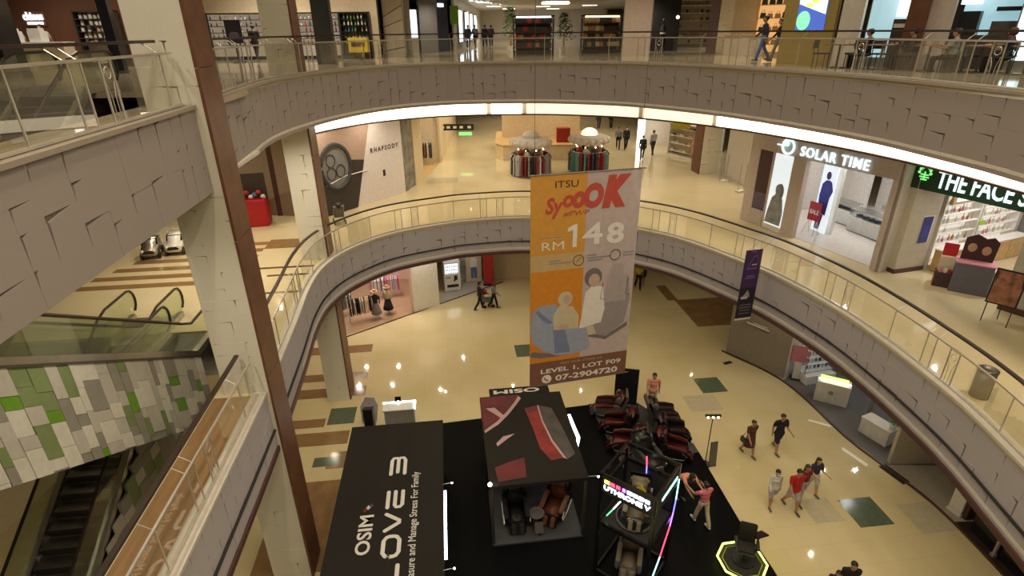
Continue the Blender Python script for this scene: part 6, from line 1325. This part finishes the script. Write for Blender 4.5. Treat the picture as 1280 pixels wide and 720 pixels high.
shelving('orange-lit shelves of handbags on the second floor', (13.6, 30.6, L2), math.radians(-35), 2.6, 2.6, 4, 7, 'bag', 'handbag on the orange-lit shelves', ['p_dark', 'p_tan', 'p_amber', 'p_dark'], 'wood_pale', 'shop_warm_back', .4, .9, .5, 52) if 'shop_warm_back' in MATS or glow('shop_warm_back', (1.0, .55, .2), .7, (.6, .35, .15)) else None
area((12.8, 28.8, L2 + 4.0), 2, 2, 60, WARM)
person('person in a dark top and jeans walking along the second-floor balustrade', (10.43, 25.05, L2), 80, 1.72, top='navy', bottom='blue', sleeves='long', voxel=.022, legs=walk); person('second walker in black behind the one in jeans on the second floor', (10.85, 24.55, L2), 80, 1.6, top='black', bottom='grey', sleeves='long', voxel=.022, legs=walk2)
q0, q1 = Vector((10.25, 23.25)), Vector((15.6, 17.4)); qa = math.atan2(q1.y - q0.y, q1.x - q0.x); qd = (q1 - q0).normalized(); qn = Vector((-qd.y, qd.x))
def rs2(s, o, z=0.0): p = q0 + qd * s + qn * o; return (p.x, p.y, L2 + z)
mat('olive_gold', (.36, .27, .09), .5); glow('cyan_panel', (.45, .78, .88), .62, (.4, .5, .55)); glow('cyan_bright', (.70, .95, 1.0), 1.3, (.6, .8, .8)); glow('white_panel', (.95, .98, 1.0), 1.8)
def bay(label, s0, s1, m, z1=4.5, o=0.0, cat='wall'):
    return tag(MB().box(((s1 - s0) / 2, .1, z1 / 2), (s1 - s0, .2, z1)).build('shop_wall', m, None, loc=rs2(s0, o), rz=qa), label, cat, kind='structure')
bay('olive-gold shop pier with food light box', .05, 1.9, 'olive_gold'); bay('greyish pier right of the olive-gold pier', 2.05, 2.75, 'pale_wall'); bay('dark brown pier on the right of the second floor', 4.1, 4.65, 'brown_clad', o=-.1); bay('beige pier between the kitchens', 4.65, 5.3, 'front_pale', o=.1)
bay('grey-blue pier at the right edge of the second floor', 7.75, 8.4, 'pale_wall', o=.2)
for s0, s1, m, lb_ in ((2.8, 4.05, 'cyan_panel', 'pale cyan glowing wall panel left of the dark brown pier'), (6.9, 7.7, 'cyan_bright', 'bright cyan-white glowing panel at the upper right')):
    b_ = thing('backlit_wall', lb_, 'light panel', rs2(s0, .5), qa); MB().box(((s1 - s0) / 2, .1, 2.4), (s1 - s0, .1, 4.2)).build('panel', m, b_); MB().box(((s1 - s0) / 2, .16, 2.2), (s1 - s0 + .1, .06, 4.5)).build('frame', 'steel', b_)
kb = thing('food_stall', 'blue-lit kitchen stall with dark equipment on the second floor', 'stall', rs2(5.3, 1.2), qa); MB().box((.8, .4, 2.3), (1.7, .1, 4.6)).build('back_wall', 'cyan_panel', kb); MB().box((.8, 0, .5), (1.7, .6, 1.0)).build('counter', 'p_dark', kb); MB().box((.25, .1, 1.35), (.5, .4, .7)).build('oven', 'black', kb); MB().box((1.2, .1, 1.2), (.7, .4, .4)).build('cooker', 'steel_dark', kb); MB().box((.2, -.1, 2.25), (.55, .1, .7)).build('menu_board', 'white_panel', kb); MB().box((1.25, .2, 1.75), (.8, .3, .12)).build('hood', 'black', kb)
wb = thing('food_stall', 'stall front with white menu board beside the pale cyan panel', 'stall', rs2(3.7, .3), qa); MB().box((.2, 0, 1.95), (.45, .06, .75)).build('menu_board', 'white_panel', wb); MB().box((.2, .1, .75), (.5, .3, 1.5)).build('counter', 'p_dark', wb); MB().box((.2, -.06, 1.3), (.4, .1, .12)).build('shelf', 'white', wb)
fb = thing('light_box', 'glowing food picture in blue, green and yellow on the olive-gold pier', 'light box', rs2(.55, -.03, 1.15), qa); glow('food_blue', (.08, .15, .6), .9); glow('food_green', (.25, .9, .45), 1.2); glow('food_yellow', (1.0, .8, .2), 1.2); glow('food_white', (.8, .85, .85), 1.2)
MB().box((.5, .03, 1.6), (1.0, .05, 3.2)).build('panel', 'food_blue', fb); MB().prism([(.02, .9), (.98, .55), (.98, 3.0), (.02, 3.0)], -.02, .0, 'y').build('picture', 'food_white', fb); MB().ball((.25, -.02, .35), (.24, .012, .32), 14, 7).build('picture', 'food_green', fb)
for k in range(9): MB().ball((.35 + .09 * (k % 5), -.03, .85 + .13 * (k // 2) % .6), (.1, .01, .07), 8, 5).build('picture', 'food_yellow', fb)
# dining tables, chairs and diners by the upper right balustrade
mat('table_top', (.24, .15, .09), .3)
def dining_chair(name_, loc, rz, label):
    t = thing('dining_chair', label, 'chair', loc, rz, 'dark dining chairs by the upper right balustrade')
    MB().box((0, 0, .45), (.42, .42, .05)).build('seat', 'p_dark', t); 
    for x in (-.18, .18):
        for y in (-.18, .18): MB().tube([(x, y, 0), (x, y, .43)], .016, 5).build('leg', 'steel_dark', t)
        MB().tube([(x, -.2, .45), (x, -.24, .88)], .016, 5).build('back_post', 'steel_dark', t)
    MB().box((0, -.23, .74), (.4, .03, .26)).build('backrest', 'p_dark', t)
    return t
c0 = None; k = 0
for i, s in enumerate((2.6, 3.9, 5.2, 6.5, 7.6)):
    t = thing('dining_table', 'dark dining table by the upper right balustrade, ' + ['first', 'second', 'third', 'fourth', 'fifth'][i] + ' from the left', 'table', rs2(s, -1.05), qa, 'dining tables by the upper right balustrade'); MB().box((0, 0, .74), (.75, .7, .04)).build('top', 'table_top', t); MB().tube([(0, 0, .03), (0, 0, .73)], .035, 8).build('column', 'steel_dark', t); MB().box((0, 0, .015), (.45, .45, .03)).build('foot', 'steel_dark', t)
    for dx, dr in ((-.55, -PI / 2), (.55, PI / 2)):
        lb_ = 'dark dining chair by the upper right balustrade'
        if c0 is None: c0 = dining_chair('c', rs2(s + dx, -1.05), qa + dr, lb_)
        else: dup(c0, rs2(s + dx, -1.05), qa + dr)
for s in (2.9, 3.7, 4.4, 5.6, 6.2, 7.0, 7.9): dup(c0, rs2(s, -.45), qa + random.uniform(-.4, .4) + random.choice((0, PI)))
for (s, o, lb_, tp, hj) in ((5.9, -1.5, 'seated diner in a grey shirt with back to the balustrade', 'grey', None), (4.55, -.45, 'seated diner in dark clothes beside the third table', 'black', None), (7.1, -1.0, 'seated diner in dark top near the upper right corner', 'navy', 'brown'), (8.1, -.9, 'seated diner in red-brown at the upper right corner', 'darkred', None), (3.3, -.5, 'seated diner in dark clothes left of the dark brown pier', 'black', None)):
    person(lb_, rs2(s, o), math.degrees(qa) + 90, 1.68, top=tp, bottom='black', voxel=.026, legs=((85, 85), (85, 85)), arms=((35, 70), (35, 70)), lift=-.46, hijab=hj)

# ceiling light panels added to brighten the upper corridor
glow('ceiling_glow', (1.0, .90, .70), 5.0)
for k, (x, y) in enumerate([(-2, 40), (2.5, 41), (7, 41), (-2.2, 46), (6.5, 47), (-2, 53), (3, 56), (7, 54), (-1.5, 62), (3.5, 64), (8, 62), (0, 70), (5, 71)]):
    b_ = thing('added_ceiling_light', 'rectangular warm light panel added in the upper corridor ceiling', 'light', (x, y, 16.79), 0, 'added rectangular light panels of the upper corridor'); MB().box((0, 0, -.02), (1.5, .5, .04)).build('frame', 'white', b_); MB().box((0, 0, -.05), (1.4, .4, .03)).build('diffuser', 'ceiling_glow', b_)
# prints, letters and lamps belong to the part that carries them
CARRIER = ('roof', 'sign_board', 'cloth', 'board', 'panel', 'header', 'wall', 'poster_board', 'body')
CARRIED = ('lettering', 'print', 'emblem', 'logo', 'sign_light', 'picture', 'watch_print', 'pictogram', 'light_strip')
for o in list(COL.objects):
    if o.type == 'EMPTY' and o.parent is None:
        kids = list(o.children); base = {}
        for c in kids: base.setdefault(c.name.split('.')[0], c)
        host = next((base[n] for n in CARRIER if n in base), None)
        if host is None or host.rotation_euler.z: continue
        for c in kids:
            if c.name.split('.')[0] in CARRIED and c is not host:
                c.parent = host; c.location = Vector(c.location) - Vector(host.location)
for o in list(COL.objects):
    if o.parent and o.parent.name.startswith('vending_machine') and o.name.startswith('bottle'):
        win = [c for c in o.parent.children if c.name.startswith('lit_window')]
        o.parent = min(win, key=lambda w: abs(sum(v.co.z for v in w.data.vertices) / len(w.data.vertices) - o.location.z - .08))
